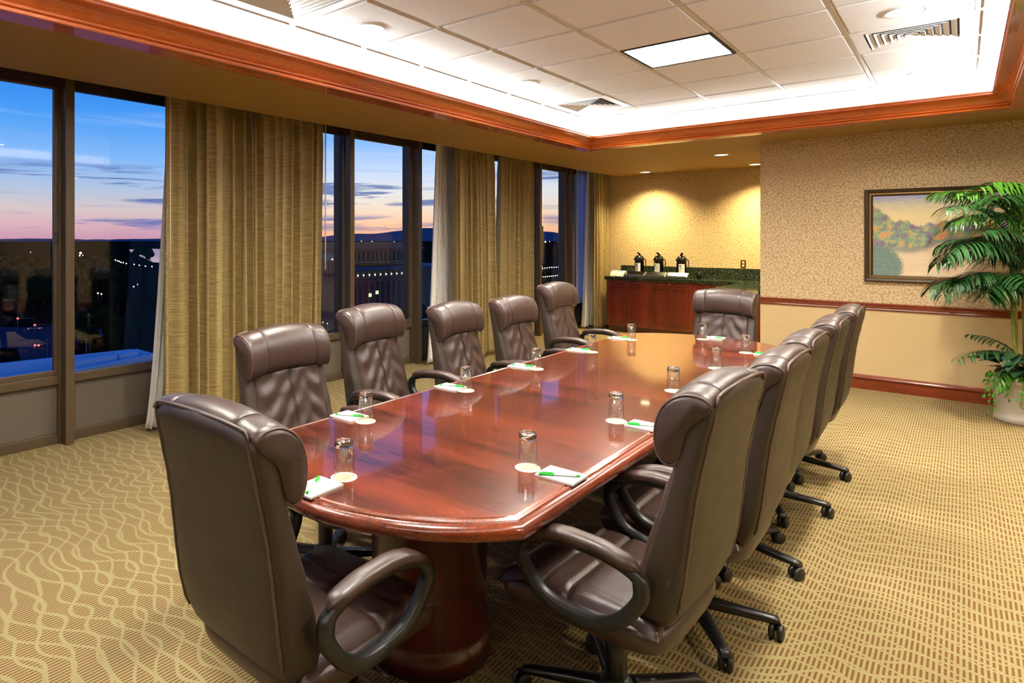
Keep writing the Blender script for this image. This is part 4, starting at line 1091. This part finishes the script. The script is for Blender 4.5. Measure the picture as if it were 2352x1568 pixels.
cw, chh = 2 * (PW - 0.066), 2 * (PH - 0.066)
cv = MB().box(0, 1, -0.012, 0.0, 0, 1).build('canvas', M['canvas'], pf, (-cw / 2, 0, -chh / 2))
cv.scale = (cw, 1, chh)

# ------------------------------------------------------------------ potted palm
PX_, PY_ = 0.40, 7.42
pp_ = empty('potted_palm', (PX_, PY_, 0)); tag(pp_, 'tall palm with ivy in a grey stone planter beside the painting', 'plant')
MB().lathe([(0.195, 0.0), (0.205, 0.01), (0.205, 0.05), (0.190, 0.065), (0.195, 0.10), (0.215, 0.30), (0.218, 0.325), (0.235, 0.335), (0.238, 0.365), (0.225, 0.375), (0.20, 0.37), (0.195, 0.33), (0.002, 0.33)], 48).build('planter', M['pot'], pp_)
MB().lathe([(0.001, 0.335), (0.193, 0.335), (0.193, 0.342), (0.001, 0.348)], 24).build('soil', M['soil'], pp_)
rng = random.Random(11)
def frond(base, heading, rise, length, droop, nleaf, leaf, mat, name='frond', width=0.0085):
    """arched midrib with drooping leaflets"""
    hx, hy = math.cos(heading), math.sin(heading)
    pts = []
    nseg = 22
    ang = rise; p = Vector(base); stp = length / nseg
    for k in range(nseg + 1):
        pts.append(p.copy())
        p = p + Vector((hx * math.cos(ang), hy * math.cos(ang), math.sin(ang))) * stp
        ang -= droop / nseg * (0.4 + 1.2 * k / nseg)
    mb = MB().tube(pts, [lerp(0.007, 0.0016, k / nseg) for k in range(nseg + 1)], 6)
    side0 = Vector((-hy, hx, 0))
    for k in range(nleaf):
        u = 0.20 + 0.79 * k / (nleaf - 1)
        f_ = u * nseg; i = min(int(f_), nseg - 1); q_ = pts[i].lerp(pts[i + 1], f_ - i)
        tv = (pts[i + 1] - pts[i]).normalized()
        ll = leaf * (0.45 + 0.75 * math.sin(PI * min(1, 0.15 + 0.85 * u)) ** 0.8) * rng.uniform(0.85, 1.12)
        for s_ in (-1, 1):
            dirv = (tv * rng.uniform(0.45, 0.75) + side0 * s_ * rng.uniform(0.75, 1.0) + Vector((0, 0, rng.uniform(0.05, 0.3)))).normalized()
            w_ = width * rng.uniform(0.8, 1.2)
            row = []; pos = q_.copy(); dv = dirv.copy(); ns = 5
            nrm = dv.cross(Vector((0, 0, 1))); nrm = nrm.normalized() if nrm.length > 1e-4 else Vector((1, 0, 0))
            for j in range(ns + 1):
                ww = w_ * (math.sin(PI * (0.12 + 0.88 * j / ns)) ** 0.7 if j < ns else 0.04)
                row.append((pos - nrm * ww, pos + Vector((0, 0, -0.15 * ww)), pos + nrm * ww))
                pos = pos + dv * (ll / ns); dv = (dv + Vector((0, 0, -0.38))).normalized()
            vs = [v for r_ in row for v in r_]
            fs = []
            for j in range(ns):
                for c_ in range(2): fs.append((j * 3 + c_, j * 3 + c_ + 1, (j + 1) * 3 + c_ + 1, (j + 1) * 3 + c_))
            mb.add(vs, fs, True)
    lim = FY - PY_ - 0.05
    mb.v = [(v[0], min(v[1], lim - 0.002 * k_ % 0.02) if v[1] > lim else v[1], v[2]) for k_, v in enumerate(mb.v)]
    return mb.build(name, mat, pp_, fix=False)
# canes
tops = []
for k in range(8):
    a = rng.uniform(0, 2 * PI); r = rng.uniform(0.02, 0.10)
    bx, by = r * math.cos(a), r * math.sin(a); hgt = rng.uniform(0.95, 1.75)
    tx, ty = bx + rng.uniform(-0.06, 0.06), by + rng.uniform(-0.06, 0.06)
    MB().tube([(bx, by, 0.33), (lerp(bx, tx, 0.5) + rng.uniform(-.01, .01), lerp(by, ty, 0.5), (0.33 + hgt) / 2), (tx, ty, hgt)], [0.012, 0.011, 0.009], 8).build('cane', M['cane'], pp_)
    tops.append((tx, ty, hgt))
TOWARD = math.atan2(-0.662, -0.75)     # heading along the wall and slightly to the room
FR = [(0.95, 0.15, 0.80, 2.0, 0), (1.02, -0.15, 0.95, 2.1, 0), (1.12, 0.05, 1.00, 1.8, 0), (0.88, -0.30, 0.85, 2.2, 0), (1.22, 0.35, 0.95, 1.7, 0), (1.45, 0.10, 0.95, 1.5, 0), (1.50, -0.30, 0.85, 1.6, 1), (1.70, 0.30, 0.75, 1.2, 1),
      (1.05, 0.50, 0.8, 2.1, 0), (0.92, 0.00, 0.60, 2.2, 0), (1.30, -0.60, 0.8, 1.8, 0), (1.30, 0.20, 0.9, 1.9, 0), (1.18, -0.25, 0.9, 2.0, 0), (0.98, 0.9, 0.75, 1.8, 0), (1.25, -1.2, 0.85, 1.7, 0), (1.6, 0.0, 0.8, 1.3, 1), (1.75, -0.9, 0.7, 1.1, 1), (1.80, 0.1, 0.55, 0.9, 1), (1.72, 0.5, 0.5, 1.2, 1), (1.55, 0.7, 0.8, 1.5, 0),
      (1.1, 2.2, 0.9, 1.5, 0), (1.3, 3.1, 0.9, 1.5, 0), (1.0, 4.0, 0.8, 1.6, 0), (1.6, 1.7, 0.8, 1.2, 1), (1.6, 3.6, 0.7, 1.1, 1), (1.35, -0.05, 0.75, 2.2, 0), (1.10, 0.30, 0.7, 2.4, 0)]
for k, (z0, da, ln, dr, mt) in enumerate(FR):
    tpt = tops[k % len(tops)]
    rise = rng.uniform(0.75, 1.15)
    frond((tpt[0], tpt[1], z0), TOWARD + da, rise, ln * 0.87, dr, 30, 0.27, M['palm_light'] if mt else M['palm'])
frond((-0.02, -0.02, 0.48), TOWARD + 0.05, 0.55, 0.62, 1.3, 12, 0.15, M['palm'])
frond((0.02, 0.02, 0.48), TOWARD - 0.6, 0.9, 0.45, 1.0, 12, 0.15, M['palm'])
frond((0.02, 0.0, 0.42), TOWARD + 0.25, 0.25, 0.45, 1.4, 12, 0.12, M['palm_light'])
# broad dark leaves round the rim
def broad_leaf_mesh(ln, wd, fold, name, mat):
    def fn(u, v):
        x = ln * u; w_ = wd * (math.sin(PI * u ** 0.75) ** 0.8 if 0 < u < 1 else 0.0)
        y = w_ * (v - 0.5) * 2
        return (x, y, fold * abs(v - 0.5) * 2 * w_ - 0.35 * ln * u * u + 0.006 * math.sin(u * 30) * abs(v - 0.5))
    return MB().grid(fn, 10, 6).mesh(name, mat, False)
bl = [broad_leaf_mesh(0.24, 0.060, 0.35, 'leaf', M['leaf_dark']), broad_leaf_mesh(0.19, 0.050, 0.3, 'leaf', M['leaf_dark'])]
for k in range(34):
    a = rng.uniform(0, 2 * PI) if k > 16 else TOWARD + rng.uniform(-1.6, 1.6)
    r = rng.uniform(0.05, 0.17); z = rng.uniform(0.38, 0.58)
    link_mesh('leaf', bl[k % 2], pp_, (r * math.cos(a), r * math.sin(a), z), (rng.uniform(-0.4, 0.4), rng.uniform(-0.7, 0.2), a + rng.uniform(-0.5, 0.5)))
ivy_me = MB().add([(0, 0, 0), (0.012, 0.016, 0.003), (0.020, 0.010, 0), (0.036, 0.0, -0.006), (0.020, -0.010, 0), (0.012, -0.016, 0.003), (0.016, 0, -0.003)], [(0, 6, 2, 1), (6, 3, 2), (6, 4, 3), (0, 5, 4, 6)]).mesh('ivy_leaf', M['ivy'], False)
for (da, dz_, n) in ((-0.1, -0.26, 14), (0.35, -0.16, 10), (-0.6, -0.20, 12), (0.7, -0.22, 10), (0.15, -0.12, 10), (-0.35, -0.34, 15), (1.1, -0.18, 9)):
    a = TOWARD + da; px, py = 0.215 * math.cos(a), 0.215 * math.sin(a)
    vp = [(px * 0.6, py * 0.6, 0.38), (px, py, 0.40), (px * 1.12, py * 1.12, 0.36), (px * 1.13, py * 1.13, 0.36 + dz_ * 0.5), (px * 1.13 + rng.uniform(-.03, .03), py * 1.13, 0.38 + dz_)]
    vc = catmull(vp, 6)
    MB().tube(vc, 0.0022, 5).build('vine', M['cane'], pp_)
    for k in range(n):
        p = vc[int(lerp(2, len(vc) - 1, k / (n - 1)))]
        o = link_mesh('ivy_leaf', ivy_me, pp_, (p.x, p.y, p.z), (rng.uniform(-1, 1), rng.uniform(0.2, 1.2), a + rng.uniform(-1.6, 1.6)))
        s_ = rng.uniform(0.8, 1.5); o.scale = (s_, s_, s_)


# ------------------------------------------------------------------ the city far below the windows
GZ = -36.0
def ray(u, v):
    F = Vector((-math.sin(YAW), math.cos(YAW), 0)); R = Vector((math.cos(YAW), math.sin(YAW), 0))
    return F + R * ((u - CX) / FPX) + Vector((0, 0, (HY - v) / FPX))
def on_z(u, v, z):
    d_ = ray(u, v); return Vector((0, 0, CAMZ)) + d_ * ((z - CAMZ) / d_.z)
def at_depth(u, v, depth): return Vector((0, 0, CAMZ)) + ray(u, v) * depth
FWD = Vector((-math.sin(YAW), math.cos(YAW), 0)); RGT = Vector((math.cos(YAW), math.sin(YAW), 0))
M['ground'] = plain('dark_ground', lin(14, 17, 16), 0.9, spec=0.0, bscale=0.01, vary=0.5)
M['asphalt'] = plain('asphalt', lin(58, 62, 78), 0.8, spec=0.0, bscale=0.4, vary=0.1)
M['water'] = plain('river_water', lin(60, 76, 110), 0.06)
M['hill'] = plain('blue_hills', lin(104, 104, 118), 1.0, spec=0.0, bscale=0.002, vary=0.1)
M['stone'] = plain('pale_stone', lin(150, 116, 92), 0.8, spec=0.0, bscale=0.3, vary=0.08)
M['stone_blue'] = plain('grey_stone', lin(112, 96, 84), 0.8, spec=0.0, bscale=0.3, vary=0.08)
M['hole'] = plain('dark_opening', lin(22, 22, 26), 0.6)
M['roof'] = plain('dull_roof', lin(72, 84, 104), 0.8, bscale=0.2, vary=0.1)
M['roof_pale'] = plain('pale_membrane_roof', lin(196, 206, 220), 0.7, bscale=0.4, vary=0.06)
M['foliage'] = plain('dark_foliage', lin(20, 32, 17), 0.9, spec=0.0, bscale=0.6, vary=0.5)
M['bark'] = plain('bark', lin(44, 36, 28), 0.9)
M['car'] = plain('car_paint', lin(120, 124, 134), 0.3)
M['pole'] = plain('lamp_pole', lin(96, 104, 110), 0.5)
M['e_white'] = emis('lamp_glow_white', (1.0, 0.93, 0.75), 6.0)
M['e_warm'] = emis('lamp_glow_warm', (1.0, 0.66, 0.25), 9.0)
M['e_red'] = emis('lamp_glow_red', (1.0, 0.04, 0.03), 9.0)
M['e_green'] = emis('window_glow_green', (0.75, 0.95, 0.35), 1.2)
M['e_lit'] = emis('window_glow', (1.0, 0.85, 0.5), 1.0)
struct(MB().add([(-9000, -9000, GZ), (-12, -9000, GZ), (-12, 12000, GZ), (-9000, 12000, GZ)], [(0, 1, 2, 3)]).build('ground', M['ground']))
# hills on the horizon
hm = MB(); rngc = random.Random(5)
n = 140; v0 = []; 
for k in range(n + 1):
    u = lerp(-900, 1700, k / n)
    d_ = ray(u, HY); d_.z = 0; d_.normalize()
    hgt = 28 + 6 * math.sin(u * 0.021)
    hgt += 150 * math.exp(-((u - 985) / 130) ** 2) + 95 * math.exp(-((u - 1250) / 70) ** 2) + 60 * math.exp(-((u - 800) / 60) ** 2) + 45 * math.exp(-((u - 1120) / 60) ** 2)
    hgt += rngc.uniform(-3, 3)
    p = d_ * 8500
    v0.append(((p.x, p.y, GZ), (p.x * 1.05, p.y * 1.05, GZ + hgt), (p.x * 1.15, p.y * 1.15, GZ)))
hm.loft(v0, False, False, True)
o = struct(hm.build('hills', M['hill'])); o['label'] = 'low blue hills along the horizon'
# river
rv = [on_z(296, 573, GZ + 0.2), on_z(352, 571, GZ + 0.2), on_z(420, 575, GZ + 0.2), on_z(420, 606, GZ + 0.2), on_z(352, 602, GZ + 0.2), on_z(330, 592, GZ + 0.2), on_z(302, 580, GZ + 0.2)]
o = struct(MB().add(rv, [tuple(range(len(rv)))]).build('river', M['water'])); o['label'] = 'bright strip of river far off'
# street crossing
rd = [on_z(-200, 790, GZ + 0.1), on_z(-200, 745, GZ + 0.1), on_z(60, 752, GZ + 0.1), on_z(140, 748, GZ + 0.1), on_z(260, 735, GZ + 0.1), on_z(260, 765, GZ + 0.1), on_z(170, 790, GZ + 0.1), on_z(150, 860, GZ + 0.1), on_z(60, 880, GZ + 0.1), on_z(40, 800, GZ + 0.1)]
o = struct(MB().add(rd, [tuple(range(len(rd)))]).build('street', M['asphalt'])); o['label'] = 'street crossing far below'
# neighbouring low roof with pale parapet
rf = empty('annex_roof', (-48, 17, 0)); tag(rf, 'pale flat roof of a lower building just below the window sill', 'building')
def rp(u, v, z): p = on_z(u, v, z) - Vector((-48, 17, 0)); return p
za = -8.0
B0, B1, B2, B3 = on_z(-160, 876, za), on_z(308, 822, za), on_z(345, 834, za), on_z(-100, 935, za)
loc = Vector((-48, 17, 0))
quad = [B0 - loc, B1 - loc, B2 - loc, B3 - loc]
mb = MB().add([*quad, *[Vector((p.x, p.y, GZ)) for p in quad]], [(0, 1, 2, 3), (0, 4, 5, 1), (1, 5, 6, 2), (2, 6, 7, 3), (3, 7, 4, 0)])
mb.build('roof_deck', M['roof_pale'], rf)
for a, b_ in ((0, 1), (1, 2), (3, 2)):
    p, q_ = quad[a], quad[b_]; dv = (q_ - p).normalized(); nv = Vector((-dv.y, dv.x, 0)) * 0.25
    MB().add([p - nv, q_ - nv, q_ + nv, p + nv, p - nv + Vector((0, 0, .7)), q_ - nv + Vector((0, 0, .7)), q_ + nv + Vector((0, 0, .7)), p + nv + Vector((0, 0, .7))], [(0, 3, 2, 1), (4, 5, 6, 7), (0, 1, 5, 4), (1, 2, 6, 5), (2, 3, 7, 6), (3, 0, 4, 7)]).build('parapet', M['roof_pale'], rf)
for u, v in ((240, 845), (195, 852), (290, 836)):
    p = on_z(u, v, za) - loc; box('roof_unit', M['roof_pale'], (p.x - 0.5, p.x + 0.5, p.y - 0.7, p.y + 0.7, za, za + 0.9), rf)
# ---- arcaded building
def facade_frame(u0, u1, depth0, depth1):
    A = at_depth(u0, HY, depth0); B = at_depth(u1, HY, depth1); A.z = B.z = 0
    return A, B
def zat(v, depth): return CAMZ - (v - HY) / FPX * depth
DEP = 300.0
A, B = facade_frame(770, 1000, 285, 330)
ab = empty('arcaded_building', ((A + B) / 2)); tag(ab, 'large stone building with a tall arcade, seen between the bronze mullions', 'building')
org = (A + B) / 2; ux = (B - A).normalized(); un = Vector((ux.y, -ux.x, 0))           # un towards the camera
if un.dot(-org) < 0: un = -un
L_ = (B - A).length
def fp(s_, out, z): return ux * (s_ - L_ / 2) + un * out + Vector((0, 0, z))
def fbox(name, mat, s0, s1, o0, o1, z0, z1, parent):
    vs = [fp(s_, o_, z) for z in (z0, z1) for o_ in (o0, o1) for s_ in (s0, s1)]
    return MB().add(vs, [(0, 2, 3, 1), (4, 5, 7, 6), (0, 1, 5, 4), (2, 6, 7, 3), (0, 4, 6, 2), (1, 3, 7, 5)]).build(name, mat, parent)
zt, zm, zl = zat(556, DEP), zat(604, DEP), zat(640, DEP)
fbox('upper_storey', M['stone'], 4, L_ - 10, -30, 0, zm, zt - 1.5, ab)
fbox('cornice', M['stone'], 3, L_ - 9, -31, 1.0, zat(572, DEP), zat(569, DEP), ab)
fbox('attic', M['stone'], 8, L_ - 16, -26, -3, zat(572, DEP), zt, ab)
fbox('lower_storey', M['stone_blue'], -6, L_ + 6, -20, 8, GZ, zat(618, DEP), ab)
fbox('lower_roof', M['roof'], -8, L_ + 8, -24, 9, zat(618, DEP), zat(612, DEP), ab)
fbox('string_course', M['stone_blue'], -7, L_ + 7, -20, 8.8, zat(636, DEP), zat(633, DEP), ab)
def arch(name, s_, w_, z0, z1, out, mat, parent):
    pts = [fp(s_ - w_, out, z0), fp(s_ + w_, out, z0)]
    for k in range(9):
        a = PI * k / 8; pts.append(fp(s_ + w_ * math.cos(a), out, z1 - w_ + w_ * math.sin(a)))
    pb = [p - un * 1.0 for p in pts]; m_ = len(pts)
    return MB().add(pts + pb, [tuple(range(m_)), tuple(reversed(range(m_, 2 * m_)))] + [(i, (i + 1) % m_, m_ + (i + 1) % m_, m_ + i) for i in range(m_)]).build(name, mat, parent)
for k in range(13):
    arch('arch_opening', 8 + k * 2.75, 0.95, zat(600, DEP), zat(577, DEP), 0.15, M['hole'], ab)
    fbox('pilaster', M['stone'], 6.4 + k * 2.75, 6.9 + k * 2.75, 0, 0.6, zat(603, DEP), zat(574, DEP), ab)
for k in range(14):
    sk = -2 + k * 3.4
    arch('arch_opening', sk, 1.1, zat(633, DEP), zat(621, DEP), 8.15, M['hole'], ab)
    fbox('tall_window', M['hole'], sk - 1.0, sk + 1.0, 7.9, 8.15, GZ + 4, zat(644, DEP), ab)
    fbox('sconce', M['e_white'], sk + 1.62, sk + 1.88, 8.1, 8.5, zat(629.5, DEP), zat(626.5, DEP), ab)
for sk, dz_ in ((13.0, 6.0), (17.2, 7.0)): fbox('lit_window', M['e_green'], sk, sk + 1.6, 8.1, 8.3, GZ + dz_ + 4.6, GZ + dz_ + 6.2, ab)
# ---- hotel-like block beside it
A2, B2_ = facade_frame(700, 778, 240, 262)
hb_ = empty('hotel_block', ((A2 + B2_) / 2)); tag(hb_, 'pale hotel block with small windows and rooftop uplights', 'building')
org = (A2 + B2_) / 2; ux = (B2_ - A2).normalized(); un = Vector((ux.y, -ux.x, 0))
if un.dot(-org) < 0: un = -un
L_ = (B2_ - A2).length; D2 = 250.0
fbox('block', M['stone_blue'], 0, L_, -18, 0, GZ, zat(598, D2), hb_)
fbox('penthouse', M['roof'], 1, L_ - 1, -16, -1, zat(598, D2), zat(584, D2), hb_)
fbox('parapet', M['stone_blue'], -0.4, L_ + 0.4, -18.5, 0.6, zat(600, D2), zat(598, D2), hb_)
for r in range(7):
    for k in range(4):
        s_ = L_ - 2.2 - k * 2.6; z_ = zat(606 + r * 7, D2)
        fbox('window', M['hole'], s_ - 0.55, s_ + 0.55, 0.0, 0.12, z_ - 0.7, z_ + 0.45, hb_)
for k in range(3):
    s_ = L_ - 1.2 - k * 2.1; fbox('sconce', M['e_white'], s_ - 0.18, s_ + 0.18, 0.1, 0.5, zat(599.5, D2), zat(595.5, D2), hb_)
# ---- tower at the edge of the far window
tw = empty('tower', at_depth(1231, 547, 700) * 1.0); tw.location.z = 0
tag(tw, 'slim dark tower rising over the hills in the narrow far window', 'building')
box('shaft', M['stone_blue'], (-6, 6, -6, 6, GZ, 15), tw); box('cap', M['stone_blue'], (-4, 4, -4, 4, 15, 20), tw)
# ---- trees
trunk_me = MB().tube([(0, 0, 0), (0.1, 0, 2.0), (0, 0.1, 5.0)], [0.35, 0.28, 0.18], 7).mesh('trunk', M['bark'])
crowns = []
for sd in range(4):
    r_ = random.Random(sd + 40); bm = bmesh.new()
    for k in range(6):
        g_ = bmesh.ops.create_icosphere(bm, subdivisions=2, radius=r_.uniform(1.8, 2.8), matrix=Matrix.Translation((r_.uniform(-1.8, 1.8), r_.uniform(-1.8, 1.8), 5.5 + r_.uniform(-1.5, 2.4))))
        for v_ in g_['verts']: v_.co += Vector((r_.uniform(-.3, .3), r_.uniform(-.3, .3), r_.uniform(-.3, .3)))
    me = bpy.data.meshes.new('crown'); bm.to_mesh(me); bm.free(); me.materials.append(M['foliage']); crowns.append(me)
rt_ = random.Random(77)
TREES = []
LAMP_PX = [(265, 597), (290, 605), (278, 602), (308, 607), (320, 609), (334, 611), (349, 612), (185, 581), (225, 673), (233, 675), (307, 658), (316, 653), (124, 559), (70, 579), (755, 681), (1243, 612), (41, 731), (80, 746), (341, 812), (80, 758), (93, 796), (108, 820), (198, 820), (742, 740), (771, 749)]
LAMP_PX += [(1236 + k * 6, 616) for k in range(10)] + [(1236 + k * 6, 635) for k in range(10)]
def to_px(p):
    d_ = p - Vector((0, 0, CAMZ)); dep = d_.dot(FWD)
    return CX + FPX * d_.dot(RGT) / dep, HY - FPX * d_.z / dep, dep
def tree(p, s_):
    if any((p - q_).length < 4.9 * (s_ + s2) for q_, s2 in TREES): return
    u_, v_, dep = to_px(p); hp, wp = 11.5 * s_ * FPX / dep, 5.5 * s_ * FPX / dep
    if any(abs(lu - u_) < wp and v_ - hp - 2 < lv < v_ + 8 for lu, lv in LAMP_PX): return
    if -60 < u_ < 150 and 728 < v_ < 870: return
    TREES.append((p.copy(), s_))
    t = empty('tree', p, rt_.uniform(0, 6.28)); t.scale = (s_, s_, s_ * rt_.uniform(0.9, 1.25))
    tag(t, 'dark leafy tree in the dusk far below the windows', 'tree', 'dark trees below the windows')
    link_mesh('crown', crowns[rt_.randrange(4)], t); link_mesh('trunk', trunk_me, t)
for k in range(700):
    u = rt_.uniform(-40, 360); v = rt_.choice((rt_.uniform(600, 735), rt_.uniform(600, 720), rt_.uniform(770, 850)))
    if v > 735 and u < 150 and v < 860 and u > 30: continue
    p = on_z(u, v, GZ); tree(p, rt_.uniform(0.6, 1.15) * (1.0 + (p.length / 1500)))
for k in range(34):
    u = rt_.choice((rt_.uniform(740, 1010), rt_.uniform(1225, 1300))); v = rt_.uniform(640, 790) if u < 1100 else rt_.uniform(585, 640)
    if 700 < u < 1010 and v < 745: continue
    tree(on_z(u, v, GZ), rt_.uniform(0.6, 1.0))
for k in range(14):
    tree(on_z(rt_.uniform(306, 350), rt_.uniform(593, 606), GZ), rt_.uniform(1.6, 2.4))
# ---- street lamps, traffic lights, cars
lamp_globe = bpy.data.meshes.new('globe'); bm = bmesh.new(); bmesh.ops.create_icosphere(bm, subdivisions=1, radius=1.0); bm.to_mesh(lamp_globe); bm.free()
globes = {}
for k_ in ('e_white', 'e_warm', 'e_red'):
    g_ = lamp_globe.copy(); g_.materials.append(M[k_]); globes[k_] = g_
pole_me = MB().tube([(0, 0, 0), (0, 0, 1.0)], 0.012, 6).mesh('pole', M['pole'])
def street_lamp(u, v, z, kind, px, label, group):
    p = on_z(u, v, z); dep = (p - Vector((0, 0, CAMZ))).dot(FWD)
    t = empty('street_lamp', (p.x, p.y, GZ)); tag(t, label, 'street lamp', group)
    h_ = z - GZ
    o = link_mesh('pole', pole_me, t); o.scale = (8, 8, h_)
    gl = link_mesh('globe', globes[kind], t, (0, 0, h_)); r_ = px * dep / FPX / 2; gl.scale = (r_, r_, r_)
QL = 'glowing street lamps across the dark city'
for u, v in ((265, 597), (270, 599), (274, 600), (278, 602), (283, 603), (290, 605), (308, 607), (320, 609), (334, 611), (349, 612)): street_lamp(u, v, GZ + 8, 'e_white', 2.6, 'small white lamp in the row along the river bank', 'lamps along the river bank')
for u, v, c_, s_, lb in ((185, 581, 'e_warm', 5.5, 'big warm lamp blazing beyond the first mullion'), (183, 587, 'e_warm', 3, 'smaller warm lamp just under the blazing one'), (190, 586, 'e_warm', 2.2, 'tiny warm lamp beside the blazing one'), (225, 673, 'e_warm', 3.5, 'warm lamp at the edge of the dark trees'), (233, 675, 'e_warm', 3.2, 'warm lamp right next to another among dark trees'),
                     (307, 658, 'e_warm', 3, 'lone warm lamp before the white sheer'), (316, 653, 'e_white', 2.2, 'tiny white lamp before the white sheer'), (124, 559, 'e_white', 2.2, 'tiny lamp on the horizon by the first mullion'), (70, 579, 'e_white', 2.0, 'tiny lamp in the far trees at the window edge'),
                     (755, 681, 'e_warm', 3.0, 'warm lamp below the hotel block'), (1243, 612, 'e_warm', 5.5, 'big warm lamp in the narrow far window')):
    street_lamp(u, v, GZ + 7, c_, s_, lb, QL)
for k in range(12): street_lamp(1236 + k * 5.2, 617 - k * 0.5 + rt_.uniform(-.5, .5), GZ + 6, 'e_warm' if k < 4 else 'e_white', 2.4, 'small lamp in the upper lit row beyond the narrow far window', 'upper lit row in the far window')
for k in range(14): street_lamp(1234 + k * 4.6, 637 - k * 0.45, GZ + 6, 'e_warm' if k < 5 else 'e_white', 2.4, 'small lamp in the lower lit row beyond the narrow far window', 'lower lit row in the far window')
for k in range(16): street_lamp(rt_.choice((rt_.uniform(826, 1000), rt_.uniform(1240, 1292))), rt_.uniform(553.5, 557), GZ + 8, rt_.choice(('e_white', 'e_warm')), 1.8, 'pinprick city light along the foot of the hills', 'city lights below the hills')
for u, v in ((742, 740), (752, 743), (771, 749)): street_lamp(u, v, GZ + 5, 'e_warm', 2.2, 'small warm lamp in the dark yard behind the second chair', 'yard lamps')
def traffic_light(u, v, label):
    p = on_z(u, v, GZ + 6); dep = (p - Vector((0, 0, CAMZ))).dot(FWD)
    t = empty('traffic_light', (p.x, p.y, GZ)); tag(t, label, 'traffic light', 'red traffic lights')
    o = link_mesh('pole', pole_me, t); o.scale = (9, 9, 6.4)
    MB().tube([(0, 0, 6.2), (RGT.x * 7, RGT.y * 7, 6.0)], 0.10, 6).build('mast_arm', M['pole'], t)
    MB().box(-0.25, 0.25, -0.25, 0.25, 5.5, 6.8).build('signal_box', M['hole'], t)
    g_ = link_mesh('red_lens', globes['e_red'], t, (-0.0, 0, 6)); r_ = 5.5 * dep / FPX / 2; g_.scale = (r_, r_, r_)
traffic_light(41, 731, 'red traffic light on a mast arm over the crossing'); traffic_light(80, 746, 'red traffic light nearest the first mullion'); traffic_light(341, 812, 'single red traffic light beside the white sheer')
def car(u, v, head, label, tail):
    p = on_z(u, v, GZ); t = empty('car', (p.x, p.y, GZ + 0.15), head); tag(t, label, 'car', 'cars on the crossing')
    MB().box(-2.2, 2.2, -0.9, 0.9, 0.3, 0.85).build('body', M['car'], t, bevel=0.12)
    MB().add([(-1.4, -0.8, 0.85), (1.2, -0.8, 0.85), (1.2, 0.8, 0.85), (-1.4, 0.8, 0.85), (-0.9, -0.7, 1.4), (0.6, -0.7, 1.4), (0.6, 0.7, 1.4), (-0.9, 0.7, 1.4)], [(0, 3, 2, 1), (4, 5, 6, 7), (0, 1, 5, 4), (1, 2, 6, 5), (2, 3, 7, 6), (3, 0, 4, 7)]).build('cabin', M['hole'], t)
    for sx in (-1.35, 1.35):
        for sy in (-0.85, 0.85): MB().lathe([(0.33, -0.1), (0.33, 0.1)], 12, Matrix.Translation((sx, sy, 0.2)) @ Matrix.Rotation(PI / 2, 4, 'X')).build('wheel', M['hole'], t)
    for sy in (-0.65, 0.65):
        g_ = link_mesh('tail_lamp', globes['e_red'], t, (-2.2, sy, 0.7)); g_.scale = (0.28 * tail,) * 3
        g_ = link_mesh('head_lamp', globes['e_white'], t, (2.2, sy, 0.6)); g_.scale = (0.22,) * 3
car(80, 758, math.atan2(-RGT.y, -RGT.x), 'grey car crossing with its headlamps on', 0.5)
car(93, 796, math.atan2(FWD.y, FWD.x), 'dark car stopped with two red tail lamps', 1.3)
for u, lb in ((108, 'slim lit lamp pole rising before the pale roof'), (198, 'thin unlit lamp pole among the dark trees')):
    p = on_z(u, 838, GZ); t = empty('lamp_post', (p.x, p.y, GZ)); tag(t, lb, 'lamp post', 'slim lamp posts')
    o = link_mesh('pole', pole_me, t); o.scale = (10, 10, 7.5); box('lamp_head', M['pole'], (-0.6, 0.6, -0.2, 0.2, 7.4, 7.6), t)
